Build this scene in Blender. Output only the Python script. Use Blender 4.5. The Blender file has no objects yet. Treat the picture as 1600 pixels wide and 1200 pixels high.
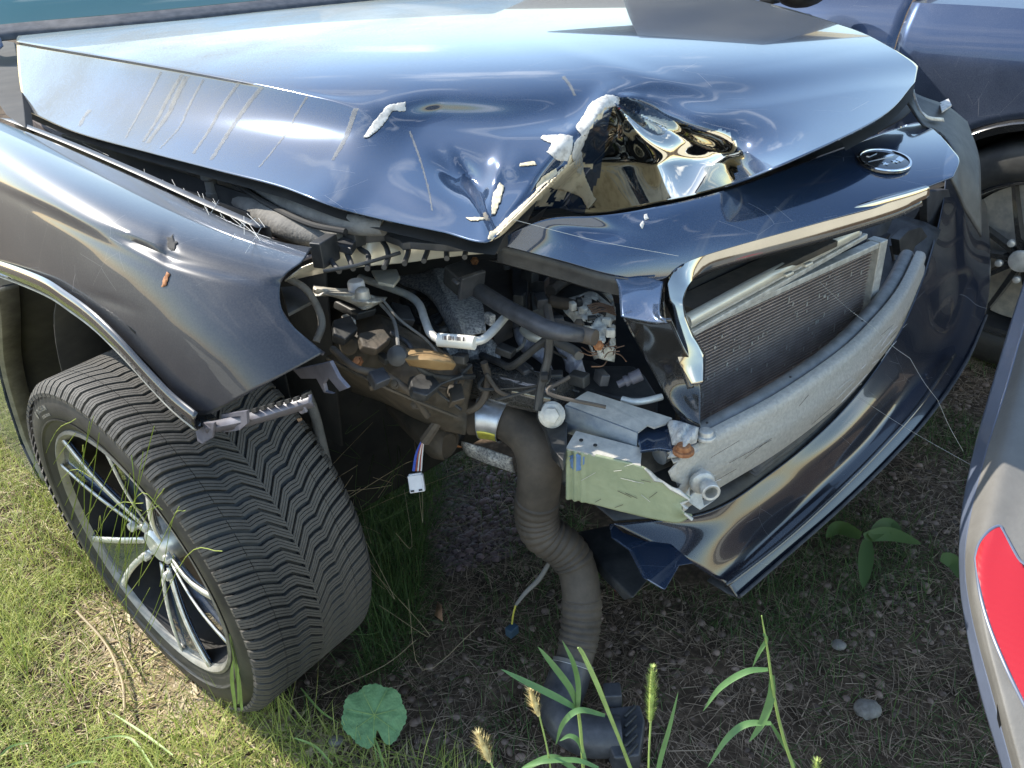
import bpy, bmesh, math, random
import numpy as np
from mathutils import Vector, Matrix, Quaternion, noise
from math import radians as R_, sin, cos, pi
random.seed(7); rng = np.random.default_rng(7)
C = bpy.context.scene.collection
SC = bpy.context.scene
# ---------------------------------------------------------------- camera
FPX = 1257.87; PITCH = R_(29.787); ROLL = R_(-3.745); CAMH = 1.233
_f = np.array([0, cos(PITCH), -sin(PITCH)]); _r0 = np.array([1, 0, 0.]); _u0 = np.cross(_r0, _f)
_r = cos(ROLL)*_r0 + sin(ROLL)*_u0; _u = cos(ROLL)*_u0 - sin(ROLL)*_r0
CAM = np.array([0, 0, CAMH])
cd = bpy.data.cameras.new('camera'); cam = bpy.data.objects.new('camera', cd); C.objects.link(cam)
cam.matrix_world = Matrix(((_r[0], _u[0], -_f[0], 0), (_r[1], _u[1], -_f[1], 0), (_r[2], _u[2], -_f[2], CAMH), (0, 0, 0, 1)))
cd.sensor_width = 36; cd.lens = FPX/1600*36; cd.clip_start = .02; cd.clip_end = 500
SC.camera = cam
# ---------------------------------------------------------------- sky, sun, exposure
PSI = R_(-46.573); AX = np.array([[cos(PSI), -sin(PSI), 0], [sin(PSI), cos(PSI), 0], [0, 0, 1]]); OR = np.array([-.66, 1.074, 0])
SUNCAR = np.array([-1.10, -.34, 1.0]); SUND = AX @ SUNCAR; SUND /= np.linalg.norm(SUND)
SUN_EL = math.asin(SUND[2]); SUN_AZ = math.atan2(SUND[0], SUND[1])
W = bpy.data.worlds.new('World'); SC.world = W; W.use_nodes = True
nt = W.node_tree; nt.nodes.clear()
out = nt.nodes.new('ShaderNodeOutputWorld'); bg = nt.nodes.new('ShaderNodeBackground'); sky = nt.nodes.new('ShaderNodeTexSky')
sky.sky_type = 'NISHITA'; sky.sun_disc = False; sky.sun_elevation = SUN_EL; sky.sun_rotation = SUN_AZ
sky.air_density = 1.35; sky.dust_density = .4; sky.ozone_density = 1.3
tc = nt.nodes.new('ShaderNodeTexCoord'); mp = nt.nodes.new('ShaderNodeMapping'); mp.inputs['Scale'].default_value = (1, 1, 2.6)
n1 = nt.nodes.new('ShaderNodeTexNoise'); n1.inputs['Scale'].default_value = 2.1; n1.inputs['Detail'].default_value = 8; n1.inputs['Roughness'].default_value = .58
rp = nt.nodes.new('ShaderNodeValToRGB'); rp.color_ramp.elements[0].position = .57; rp.color_ramp.elements[1].position = .74
rp.color_ramp.elements[0].color = (0, 0, 0, 1); rp.color_ramp.elements[1].color = (.85, .85, .85, 1)
mx = nt.nodes.new('ShaderNodeMixRGB'); mx.inputs[2].default_value = (9.5, 9.8, 10.2, 1)
L = nt.links.new
L(tc.outputs['Generated'], mp.inputs[0]); L(mp.outputs[0], n1.inputs[0]); L(n1.outputs[0], rp.inputs[0]); L(rp.outputs[0], mx.inputs[0])
L(sky.outputs[0], mx.inputs[1]); L(mx.outputs[0], bg.inputs[0]); L(bg.outputs[0], out.inputs[0])
bg.inputs[1].default_value = .15
sl = bpy.data.lights.new('sun', 'SUN'); sl.energy = 3.7; sl.angle = R_(.53); sl.color = (1, .93, .82)
so = bpy.data.objects.new('sun', sl); C.objects.link(so); so.rotation_euler = Vector(SUND).to_track_quat('Z', 'Y').to_euler(); so.location = (0, 0, 6)
SC.view_settings.view_transform = 'Standard'; SC.view_settings.look = 'None'; SC.view_settings.exposure = 1.15; SC.view_settings.gamma = 1
SC.view_settings.use_curve_mapping = False
SC.render.engine = 'CYCLES'
# ---------------------------------------------------------------- coordinates
# car frame: x towards the nose, y towards the car's left, z up, origin under the right front wheel
def car(q): return AX @ np.array(q, float) + OR
CAMC = AX.T @ (CAM-OR)
def ray(x, y): return (x-800)/FPX*_r - (y-600)/FPX*_u + _f
def at(x, y, ax, v):
    """point of the real place seen at (x, y) of the photograph, lying in the car plane ax = v ('G' world height, 'D' distance)"""
    if ax == 'D': return CAM + v*ray(x, y)
    d = AX.T @ ray(x, y); k = 'XYZ'.index(ax); t = (v-CAMC[k])/d[k]
    return CAM + t*ray(x, y)
def pts(ax, lst, v=None): return [at(p[0], p[1], ax, p[2] if len(p) > 2 else v) for p in lst]
# ---------------------------------------------------------------- scene graph helpers
ORG = {}
def mesh_of(verts, faces, smooth=True):
    me = bpy.data.meshes.new('mesh'); me.from_pydata([tuple(map(float, v)) for v in verts], [], [tuple(map(int, f)) for f in faces])
    me.update()
    if smooth: me.polygons.foreach_set('use_smooth', [True]*len(me.polygons))
    return me
def obj(name, verts, faces, mat, parent=None, smooth=True, label=None, origin=None, solid=0, bevel=0, fix=True, sub=0):
    v = np.array(verts, float)
    o0 = np.array(origin, float) if origin is not None else v.mean(0)
    me = mesh_of(v-o0, faces, smooth)
    if fix:
        bm = bmesh.new(); bm.from_mesh(me); bmesh.ops.recalc_face_normals(bm, faces=bm.faces); bm.to_mesh(me); bm.free()
    if smooth: me.set_sharp_from_angle(angle=R_(40))
    me.materials.append(mat)
    o = bpy.data.objects.new(name, me); C.objects.link(o)
    ORG[o.name] = o0
    if parent is not None:
        o.parent = parent; o.location = o0-ORG[parent.name]
    else: o.location = o0
    if label: o['label'] = label
    if sub:
        m = o.modifiers.new('sub', 'SUBSURF'); m.levels = sub; m.render_levels = sub
    if solid:
        m = o.modifiers.new('solid', 'SOLIDIFY'); m.thickness = abs(solid); m.offset = -1 if solid > 0 else 1
    if bevel:
        m = o.modifiers.new('bevel', 'BEVEL'); m.width = bevel; m.segments = 2; m.limit_method = 'ANGLE'; m.angle_limit = R_(35)
        m2 = o.modifiers.new('wn', 'WEIGHTED_NORMAL')
    return o
def thing(name, loc, label, cat, group=None):
    e = bpy.data.objects.new(name, None); C.objects.link(e); e.location = loc; e.empty_display_size = .1
    e['label'] = label; e['category'] = cat
    if group: e['group'] = group
    ORG[e.name] = np.array(loc, float); return e
def tag(o, label=None, cat=None, group=None, kind=None):
    if label: o['label'] = label
    if cat: o['category'] = cat
    if group: o['group'] = group
    if kind: o['kind'] = kind
    return o
# ---------------------------------------------------------------- shape helpers
def cr(P, n):
    """Catmull-Rom through rows P (m, k) -> dense rows"""
    P = np.array(P, float); m = len(P)
    Q = np.vstack([2*P[0]-P[1], P, 2*P[-1]-P[-2]]); o = []
    for i in range(m-1):
        a, b, c, d = Q[i], Q[i+1], Q[i+2], Q[i+3]
        for t in np.arange(n)/n:
            o.append(.5*((2*b)+(-a+c)*t+(2*a-5*b+4*c-d)*t*t+(-a+3*b-3*c+d)*t**3))
    o.append(P[-1]); return np.array(o)
def dense(G, nu, nv):
    """G[row][col] = tuple -> dense array"""
    G = np.array(G, float)
    A = np.stack([cr(G[i], nv) for i in range(G.shape[0])])
    return np.stack([cr(A[:, j], nu) for j in range(A.shape[1])], 1)
def quads(nr, nc, wrap=False):
    f = []
    for i in range(nr-1):
        for j in range(nc if wrap else nc-1):
            k = (j+1) % nc; f.append((i*nc+j, i*nc+k, (i+1)*nc+k, (i+1)*nc+j))
    return f
def vdepth(p): return float(np.dot(p-CAM, _f))
def polyfit(Q, deg):
    """smooth panel: inverse distance as a low-order polynomial over the picture (a plane is exactly linear)"""
    Q = np.array(Q, float); x, y = (Q[:, 0]-800)/800, (Q[:, 1]-400)/400
    T = [(i, j) for i in range(deg+1) for j in range(deg+1-i)]
    A = np.stack([x**i*y**j for i, j in T], 1); co = np.linalg.lstsq(np.vstack([A, np.eye(len(T))*1e-3]), np.append(Q[:, 2], np.zeros(len(T))), rcond=None)[0]
    return lambda u, v: sum(k*((u-800)/800)**i*((v-400)/400)**j for k, (i, j) in zip(co, T))
def sheet(name, G, ax, mat, parent, nu=8, nv=8, dz=None, solid=.0015, label=None, keep=None, flip=False, fit=None, wfn=None, **kw):
    Gw = [[(q[0], q[1], 1/vdepth(at(q[0], q[1], ax, q[2]))) for q in row] for row in G]
    D = dense(Gw, nu, nv); nr, nc = D.shape[:2]
    if fit: wfn = polyfit([q for r in Gw for q in r], fit)
    if callable(wfn) and kw.pop('regions', None): wfn = wfn(Gw)
    V = []
    for row in D:
        for q in row:
            w = wfn(q[0], q[1]) if wfn else q[2]
            V.append(CAM+(1/w-(dz(q[0], q[1])*1.5 if dz else 0))*ray(q[0], q[1]))
    V = np.array(V); F = quads(nr, nc)
    if keep: 
        Dq = D.reshape(-1, 3)
        F = [f for f in F if keep(*(np.mean([Dq[i][:2] for i in f], 0)))]
    # orient towards the camera
    s = 0
    for f in F[::max(1, len(F)//200)]:
        a, b, c = V[f[0]], V[f[1]], V[f[2]]; s += np.dot(np.cross(b-a, c-a), CAM-a)
    if (s < 0): F = [f[::-1] for f in F]
    o = obj(name, V, F, mat, parent, label=label, solid=solid, fix=False, **kw)
    return o, V, F, D
def frames(P):
    P = np.array(P, float); T = np.gradient(P, axis=0); T /= np.linalg.norm(T, axis=1)[:, None]+1e-12
    n = np.cross(T[0], [0, 0, 1.]); 
    if np.linalg.norm(n) < .1: n = np.cross(T[0], [1., 0, 0])
    n /= np.linalg.norm(n); N = [n]
    for i in range(1, len(P)):
        n = N[-1]-T[i]*np.dot(N[-1], T[i]); n /= np.linalg.norm(n); N.append(n)
    N = np.array(N); return T, N, np.cross(T, N)
def tube_geo(P, r, seg=12, cap=True):
    P = np.array(P, float); r = np.full(len(P), r) if np.isscalar(r) else np.array(r, float)
    T, N, B = frames(P); a = np.arange(seg)/seg*2*pi
    V = (P[:, None]+r[:, None, None]*(np.cos(a)[None, :, None]*N[:, None]+np.sin(a)[None, :, None]*B[:, None])).reshape(-1, 3)
    F = quads(len(P), seg, True)
    if cap: F += [tuple(range(seg))[::-1], tuple(range((len(P)-1)*seg, len(P)*seg))]
    return V, F
def tube(name, P, r, mat, parent, seg=12, n=6, smoothp=True, **kw):
    P = cr(P, n) if smoothp and len(P) > 2 else np.array(P)
    if not np.isscalar(r): r = np.interp(np.linspace(0, 1, len(P)), np.linspace(0, 1, len(r)), r)
    V, F = tube_geo(P, r, seg); return obj(name, V, F, mat, parent, fix=True, **kw)
def join(parts):
    V, F, o = [], [], 0
    for v, f in parts:
        V.append(np.array(v, float)); F += [tuple(i+o for i in q) for q in f]; o += len(v)
    return np.vstack(V), F
def plate(name, P, ext, mat, parent, bevel=.0015, **kw):
    """polygon P (world points) given a real thickness ext (vector in the car frame)"""
    P = np.array(P, float); e = AX @ np.array(ext, float); n = len(P)
    V = np.vstack([P, P+e]); F = [tuple(range(n)), tuple(range(n, 2*n))[::-1]]+[(i, i+n, (i+1) % n+n, (i+1) % n) for i in range(n)]
    return obj(name, V, F, mat, parent, smooth=False, bevel=bevel, **kw)
def box_geo(c, ax, s):
    c = np.array(c, float); ax = np.array(ax, float); s = np.array(s)/2.
    V = [c+ax[0]*x*s[0]+ax[1]*y*s[1]+ax[2]*z*s[2] for x in (-1, 1) for y in (-1, 1) for z in (-1, 1)]
    return V, [(0, 1, 3, 2), (4, 6, 7, 5), (0, 4, 5, 1), (2, 3, 7, 6), (0, 2, 6, 4), (1, 5, 7, 3)]
def axes_from(d, up=(0, 0, 1)):
    d = np.array(d, float); d /= np.linalg.norm(d); n = np.cross(up, d); n /= np.linalg.norm(n); return np.array([d, n, np.cross(d, n)])
def box(name, c, ax, s, mat, parent, bevel=.002, **kw):
    V, F = box_geo(c, ax, s); return obj(name, V, F, mat, parent, smooth=False, bevel=bevel, **kw)
def lathe_geo(c, axis, prof, seg=48, ref=None):
    axis = np.array(axis, float); axis /= np.linalg.norm(axis)
    n = np.cross(axis, [0, 0, 1.]); n = n/np.linalg.norm(n) if np.linalg.norm(n) > .05 else np.array([1., 0, 0]); b = np.cross(n, axis)
    V = []
    for s, r in prof:
        for k in range(seg):
            a = 2*pi*k/seg; V.append(np.array(c)+axis*s+r*(cos(a)*n+sin(a)*b))
    return V, quads(len(prof), seg, True)
def cyl(name, c, axis, prof, mat, parent, seg=32, **kw):
    V, F = lathe_geo(c, axis, prof, seg); F = F+[tuple(range(seg)), tuple(range((len(prof)-1)*seg, len(prof)*seg))]
    return obj(name, V, F, mat, parent, **kw)
AXC = AX.T  # rows = car axes in world
FWD, LEFT, UP = AX[:, 0], AX[:, 1], AX[:, 2]
# ---------------------------------------------------------------- materials
def newmat(name):
    m = bpy.data.materials.new(name); m.use_nodes = True; return m, m.node_tree, m.node_tree.nodes['Principled BSDF']
def mat(name, col, rough=.6, metal=0, var=.0, scale=20, bump=0, bscale=60, col2=None, coat=0, spec=.5, thr=None, trans=0, detail=6):
    m, t, b = newmat(name); b.inputs['Roughness'].default_value = rough; b.inputs['Metallic'].default_value = metal
    b.inputs['Base Color'].default_value = (*col, 1); b.inputs['Coat Weight'].default_value = coat; b.inputs['Coat Roughness'].default_value = .05
    b.inputs['Specular IOR Level'].default_value = spec
    co = t.nodes.new('ShaderNodeTexCoord')
    if col2 is not None or var:
        n = t.nodes.new('ShaderNodeTexNoise'); n.inputs['Scale'].default_value = scale; n.inputs['Detail'].default_value = detail; n.inputs['Roughness'].default_value = .65
        r = t.nodes.new('ShaderNodeValToRGB'); a, z = thr or (.35, .68)
        r.color_ramp.elements[0].position = a; r.color_ramp.elements[1].position = z
        c2 = col2 if col2 is not None else tuple(min(1, c*(1+var)) for c in col)
        c1 = col if col2 is not None else tuple(c*(1-var) for c in col)
        r.color_ramp.elements[0].color = (*c1, 1); r.color_ramp.elements[1].color = (*c2, 1)
        t.links.new(co.outputs['Object'], n.inputs[0]); t.links.new(n.outputs[0], r.inputs[0]); t.links.new(r.outputs[0], b.inputs['Base Color'])
    if bump:
        n2 = t.nodes.new('ShaderNodeTexNoise'); n2.inputs['Scale'].default_value = bscale; n2.inputs['Detail'].default_value = 5
        bp = t.nodes.new('ShaderNodeBump'); bp.inputs['Strength'].default_value = bump; bp.inputs['Distance'].default_value = .004
        t.links.new(co.outputs['Object'], n2.inputs[0]); t.links.new(n2.outputs[0], bp.inputs['Height']); t.links.new(bp.outputs[0], b.inputs['Normal'])
    return m
def paint(name, base, dust=.25, ramp=None, dustcol=(.34, .33, .31), up=True, runs=0, met=.9, rough=.16, cior=1.75, croug=.02, flake=.0):
    m, t, b = newmat(name); N = t.nodes; K = t.links.new
    b.inputs['Base Color'].default_value = (*base, 1); b.inputs['Roughness'].default_value = rough; b.inputs['Metallic'].default_value = met; b.inputs['Coat IOR'].default_value = cior
    b.inputs['Coat Weight'].default_value = 1; b.inputs['Coat Roughness'].default_value = croug
    co = N.new('ShaderNodeTexCoord')
    a = N.new('ShaderNodeTexNoise'); a.inputs['Scale'].default_value = 3.2; a.inputs['Detail'].default_value = 9; a.inputs['Roughness'].default_value = .62
    f = N.new('ShaderNodeTexNoise'); f.inputs['Scale'].default_value = 420; f.inputs['Detail'].default_value = 2
    mul = N.new('ShaderNodeMath'); mul.operation = 'MULTIPLY'
    mr = N.new('ShaderNodeMapRange'); mr.inputs[1].default_value = .3; mr.inputs[2].default_value = .75; mr.inputs[3].default_value = dust*.25; mr.inputs[4].default_value = dust*1.25
    fr = N.new('ShaderNodeMapRange'); fr.inputs[1].default_value = .35; fr.inputs[2].default_value = .7; fr.inputs[3].default_value = .65; fr.inputs[4].default_value = 1.45
    K(co.outputs['Object'], a.inputs[0]); K(co.outputs['Object'], f.inputs[0]); K(a.outputs[0], mr.inputs[0]); K(f.outputs[0], fr.inputs[0])
    K(mr.outputs[0], mul.inputs[0]); K(fr.outputs[0], mul.inputs[1])
    last = mul.outputs[0]
    if ramp:
        # the dust film is thick on the rear flank and wiped off towards the nose
        vt = N.new('ShaderNodeVectorMath'); vt.operation = 'DOT_PRODUCT'; vt.inputs[1].default_value = tuple(AX[:, 0])
        rr = N.new('ShaderNodeMapRange'); rr.inputs[1].default_value, rr.inputs[2].default_value, rr.inputs[3].default_value, rr.inputs[4].default_value = ramp
        geo = N.new('ShaderNodeNewGeometry'); m2 = N.new('ShaderNodeMath'); m2.operation = 'MULTIPLY'
        K(geo.outputs['Position'], vt.inputs[0]); K(vt.outputs['Value'], rr.inputs[0]); K(rr.outputs[0], m2.inputs[0]); K(last, m2.inputs[1]); last = m2.outputs[0]
    if runs:
        # dried water runs following the fall of the panel
        mp = N.new('ShaderNodeMapping'); mp.vector_type = 'TEXTURE'; mp.inputs['Rotation'].default_value = (0, 0, PSI); mp.inputs['Scale'].default_value = (1/30, 1/1.6, 1/1.6)
        w = N.new('ShaderNodeTexNoise'); w.inputs['Scale'].default_value = 1; w.inputs['Detail'].default_value = 3
        wr = N.new('ShaderNodeMapRange'); wr.inputs[1].default_value = .60; wr.inputs[2].default_value = .70; wr.inputs[3].default_value = 0; wr.inputs[4].default_value = runs
        ad = N.new('ShaderNodeMath'); ad.operation = 'ADD'
        K(co.outputs['Object'], mp.inputs[0]); K(mp.outputs[0], w.inputs[0]); K(w.outputs[0], wr.inputs[0]); K(wr.outputs[0], ad.inputs[0]); K(last, ad.inputs[1]); last = ad.outputs[0]
    d = N.new('ShaderNodeBsdfDiffuse'); d.inputs[0].default_value = (*dustcol, 1)
    ms = N.new('ShaderNodeMixShader'); K(last, ms.inputs[0]); K(b.outputs[0], ms.inputs[1]); K(d.outputs[0], ms.inputs[2])
    # light scratches
    v = N.new('ShaderNodeTexVoronoi'); v.feature = 'DISTANCE_TO_EDGE'; v.inputs['Scale'].default_value = 5; 
    mp2 = N.new('ShaderNodeMapping'); mp2.inputs['Scale'].default_value = (1, 3.1, 1.7); mp2.inputs['Rotation'].default_value = (.4, .9, .3)
    nn = N.new('ShaderNodeTexNoise'); nn.inputs['Scale'].default_value = 6
    lt = N.new('ShaderNodeMath'); lt.operation = 'LESS_THAN'; lt.inputs[1].default_value = .0016
    g = N.new('ShaderNodeMath'); g.operation = 'GREATER_THAN'; g.inputs[1].default_value = .56
    mm = N.new('ShaderNodeMath'); mm.operation = 'MULTIPLY'; m3 = N.new('ShaderNodeMath'); m3.operation = 'MULTIPLY'; m3.inputs[1].default_value = .22
    K(co.outputs['Object'], mp2.inputs[0]); K(mp2.outputs[0], v.inputs[0]); K(co.outputs['Object'], nn.inputs[0])
    K(v.outputs[0], lt.inputs[0]); K(nn.outputs[0], g.inputs[0]); K(lt.outputs[0], mm.inputs[0]); K(g.outputs[0], mm.inputs[1]); K(mm.outputs[0], m3.inputs[0])
    d2 = N.new('ShaderNodeBsdfDiffuse'); d2.inputs[0].default_value = (.5, .5, .5, 1)
    ms2 = N.new('ShaderNodeMixShader'); K(m3.outputs[0], ms2.inputs[0]); K(ms.outputs[0], ms2.inputs[1]); K(d2.outputs[0], ms2.inputs[2])
    K(ms2.outputs[0], N['Material Output'].inputs[0]); return m
M = {}
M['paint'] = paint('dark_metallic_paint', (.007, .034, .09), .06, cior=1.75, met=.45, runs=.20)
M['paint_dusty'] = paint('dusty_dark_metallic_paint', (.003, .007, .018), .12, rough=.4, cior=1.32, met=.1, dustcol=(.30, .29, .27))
M['gloss'] = paint('gloss_black_plastic', (.004, .0045, .006), .10, met=0, cior=1.5, croug=.06)
M['paint2'] = paint('blue_metallic_paint', (.03, .05, .10), .42, dustcol=(.10, .12, .17), rough=.35, cior=1.5)
M['primer'] = mat('bare_primer_under_torn_paint', (.34, .27, .17), .7, col2=(.64, .54, .37), scale=70, thr=(.28, .52), bump=.1, bscale=150)
M['primer_white'] = mat('chipped_white_filler', (.26, .25, .235), .75, col2=(.52, .51, .48), scale=90, bump=.12, thr=(.3, .55))
M['silver'] = mat('dusty_aluminium', (.52, .51, .47), .45, .35, var=.25, scale=60, bump=.15, bscale=200)
M['beam'] = mat('weathered_aluminium_beam', (.37, .35, .31), .62, .12, col2=(.50, .475, .42), scale=150, bump=.5, bscale=260)
M['galv'] = mat('galvanised_steel', (.42, .41, .37), .5, .2, col2=(.66, .62, .54), scale=35, bump=.25, bscale=120)
M['green'] = mat('sage_green_coated_steel', (.27, .31, .19), .55, .05, col2=(.34, .375, .235), scale=22, bump=.3, bscale=90)
M['ink'] = mat('blue_ink_mark', (.12, .22, .42), .6)
M['cast'] = mat('speckled_cast_aluminium', (.22, .22, .23), .6, .4, col2=(.62, .61, .58), scale=220, thr=(.4, .6), bump=.6, bscale=300)
M['cast_white'] = mat('corroded_white_casting', (.46, .45, .40), .75, .1, col2=(.74, .73, .66), scale=90, bump=.6, bscale=160)
M['lilac'] = mat('pale_dusty_casting', (.36, .36, .42), .7, .1, col2=(.62, .62, .68), scale=60, bump=.5)
M['black'] = mat('dusty_black_plastic', (.018, .019, .021), .5, col2=(.06, .06, .058), scale=25, bump=.15)
M['blackgrey'] = mat('dark_grey_plastic', (.03, .032, .036), .45, col2=(.08, .08, .085), scale=30, bump=.1)
M['void'] = mat('near_black_inner_panel', (.012, .012, .013), .8, col2=(.035, .033, .03), scale=12)  # near-black with faint mottling, for inner panels, gaps, holes and slots
M['rubber'] = mat('dusty_rubber_hose', (.05, .042, .034), .7, col2=(.115, .095, .075), scale=14, bump=.25, bscale=90)
M['foam'] = mat('grey_rubber_seal', (.12, .115, .105), .85, col2=(.22, .21, .19), scale=18, bump=.6, bscale=120)
M['tyre'] = mat('tyre_rubber', (.042, .040, .036), .7, col2=(.13, .118, .10), scale=7, bump=.2, bscale=220, thr=(.35, .75))
M['sidewall'] = mat('tyre_sidewall_rubber', (.02, .02, .02), .55, col2=(.05, .048, .042), scale=14, bump=.1)
M['rim_bright'] = mat('machined_rim_face', (.74, .74, .70), .35, .5, var=.2, scale=30)
M['rim_dark'] = paint('gloss_dark_rim', (.01, .013, .02), .10)
M['rim_dust'] = mat('dusty_rim_lip', (.28, .27, .24), .5, .5, var=.3, scale=25)
M['brown'] = mat('muddy_chassis_steel', (.03, .028, .022), .7, col2=(.10, .078, .055), scale=9, bump=.5, bscale=60)
M['tan'] = mat('old_tan_foam', (.20, .12, .045), .8, col2=(.33, .22, .10), scale=16, bump=.5)
M['slam'] = mat('silver_lacquered_support', (.60, .57, .48), .38, .35, col2=(.72, .68, .56), scale=14, bump=.2)
M['rust'] = mat('rusty_bolt', (.22, .08, .03), .7, .3, col2=(.45, .22, .10), scale=120, bump=.4)
M['paper'] = mat('paper_label', (.72, .70, .62), .7)
M['print'] = mat('label_print', (.10, .07, .06), .7)
M['white'] = mat('white_connector_plastic', (.72, .71, .72), .45, var=.06, scale=60)
M['wire_b'] = mat('blue_wire', (.05, .10, .45), .5); M['wire_r'] = mat('red_brown_wire', (.35, .08, .05), .5); M['wire_w'] = mat('white_wire', (.7, .68, .66), .5)
M['yellow'] = mat('yellow_paint_band', (.55, .52, .10), .4, .5, var=.2, scale=80)
M['clip'] = mat('grey_violet_clip_plastic', (.085, .082, .10), .45, col2=(.15, .145, .17), scale=30)
M['red'] = mat('red_reflector_plastic', (.38, .012, .018), .35, coat=.3)
M['pipe'] = mat('pale_aluminium_pipe', (.66, .66, .62), .4, .3, var=.12, scale=60)
t_ = M['red'].node_tree; w_ = t_.nodes.new('ShaderNodeTexWave'); w_.inputs['Scale'].default_value = 90; w_.bands_direction = 'Z'; b_ = t_.nodes.new('ShaderNodeBump'); b_.inputs['Strength'].default_value = .07; b_.inputs['Distance'].default_value = .002
c_ = t_.nodes.new('ShaderNodeTexCoord'); t_.links.new(c_.outputs['Object'], w_.inputs[0]); t_.links.new(w_.outputs[0], b_.inputs['Height']); t_.links.new(b_.outputs[0], t_.nodes['Principled BSDF'].inputs['Normal'])
M['vgrey'] = mat('pale_grey_bumper_plastic', (.115, .11, .10), .6, col2=(.155, .15, .138), scale=10, bump=.12, bscale=160)
M['vdark'] = mat('shade_blue_bumper', (.10, .12, .17), .4, var=.15, scale=8, coat=.3)  # bluish shade of the pale vehicle's left face, held in the colour
M['glass'] = mat('teal_tinted_windscreen', (.10, .22, .22), .08, spec=.8, coat=1)
M['crumple'] = mat('pale_reflection_finish', (.62, .59, .51), .06, 1, var=.1, scale=8)  # bright ground reflection held in a pale metallic colour
M['smoked'] = mat('smoked_chrome', (.42, .41, .38), .09, 1, var=.1, scale=8, coat=.5)
M['glass2'] = mat('dark_side_glass', (.015, .018, .02), .08, coat=.5)
M['chrome'] = mat('chrome', (.7, .7, .7), .12, 1)
M['wood'] = mat('straw', (.50, .40, .24), .8)
# ================================================================ ground
def ground_material():
    m, t, b = newmat('soil_and_gravel'); N = t.nodes; K = t.links.new
    co = N.new('ShaderNodeTexCoord'); b.inputs['Roughness'].default_value = .95; b.inputs['Specular IOR Level'].default_value = .15
    n = N.new('ShaderNodeTexNoise'); n.inputs['Scale'].default_value = 9; n.inputs['Detail'].default_value = 10; n.inputs['Roughness'].default_value = .7
    r = N.new('ShaderNodeValToRGB'); e = r.color_ramp.elements; e[0].position = .3; e[0].color = (.040, .027, .018, 1); e[1].position = .72; e[1].color = (.19, .135, .09, 1)
    v = N.new('ShaderNodeTexVoronoi'); v.inputs['Scale'].default_value = 70; v.inputs['Randomness'].default_value = 1
    vr = N.new('ShaderNodeMapRange'); vr.inputs[1].default_value = 0; vr.inputs[2].default_value = .6; vr.inputs[3].default_value = 1.5; vr.inputs[4].default_value = .55
    mu = N.new('ShaderNodeMixRGB'); mu.blend_type = 'MULTIPLY'; mu.inputs[0].default_value = .8
    bp = N.new('ShaderNodeBump'); bp.inputs['Strength'].default_value = .8; bp.inputs['Distance'].default_value = .01
    K(co.outputs['Object'], n.inputs[0]); K(co.outputs['Object'], v.inputs[0]); K(n.outputs[0], r.inputs[0]); K(v.outputs['Distance'], vr.inputs[0])
    K(r.outputs[0], mu.inputs[1]); K(vr.outputs[0], mu.inputs[2]); K(mu.outputs[0], b.inputs['Base Color'])
    K(n.outputs[0], bp.inputs['Height']); K(bp.outputs[0], b.inputs['Normal']); return m
def gh(x, y):
    """height of the ground: flat soil with small lumps"""
    return .012*noise.noise(Vector((x*3, y*3, 0)))+.006*noise.noise(Vector((x*11, y*11, 3)))-.004
def grid_ground():
    xs = np.concatenate([[-150, -60, -20, -8, -4], np.linspace(-2.5, 2.6, 150), [4, 8, 20, 60, 150]])
    ys = np.concatenate([[-150, -60, -20, -8, -3, -1], np.linspace(.1, 4.2, 120), [6, 10, 20, 60, 150]])
    V = []
    for y in ys:
        for x in xs:
            V.append((x, y, gh(x, y) if -2.6 < x < 2.7 and 0 < y < 4.3 else -.004))
    return V, quads(len(ys), len(xs))
V, F = grid_ground()
g = obj('ground', V, F, ground_material(), origin=(0, 0, 0)); g['kind'] = 'structure'
# pale sunlit gravel track behind the photographer (seen only as the cream reflections in the paint)
pm = mat('pale_gravel', (.60, .53, .40), .9, col2=(.74, .67, .52), scale=30, bump=.8, bscale=90)
V = [(x, y, .012) for y in (-14, -.2) for x in (-14, 14)]
V = []
xs = np.linspace(-14, 14, 60); 
for j, y in enumerate(np.linspace(-9, -.15, 12)):
    for x in xs: V.append((x, y+(.12*sin(x*3.1)+.08*sin(x*7.3) if j in (11,) else 0), .014))
g2 = obj('gravel_track', V, quads(12, 60), pm, origin=(0, -4, .01)); g2['kind'] = 'structure'

# ================================================================ the wrecked car
wreck = thing('wrecked_car', car((0.2, .9, 0)), 'dark blue car with a smashed front corner, crumpled bonnet and exposed radiator', 'car')
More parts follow.
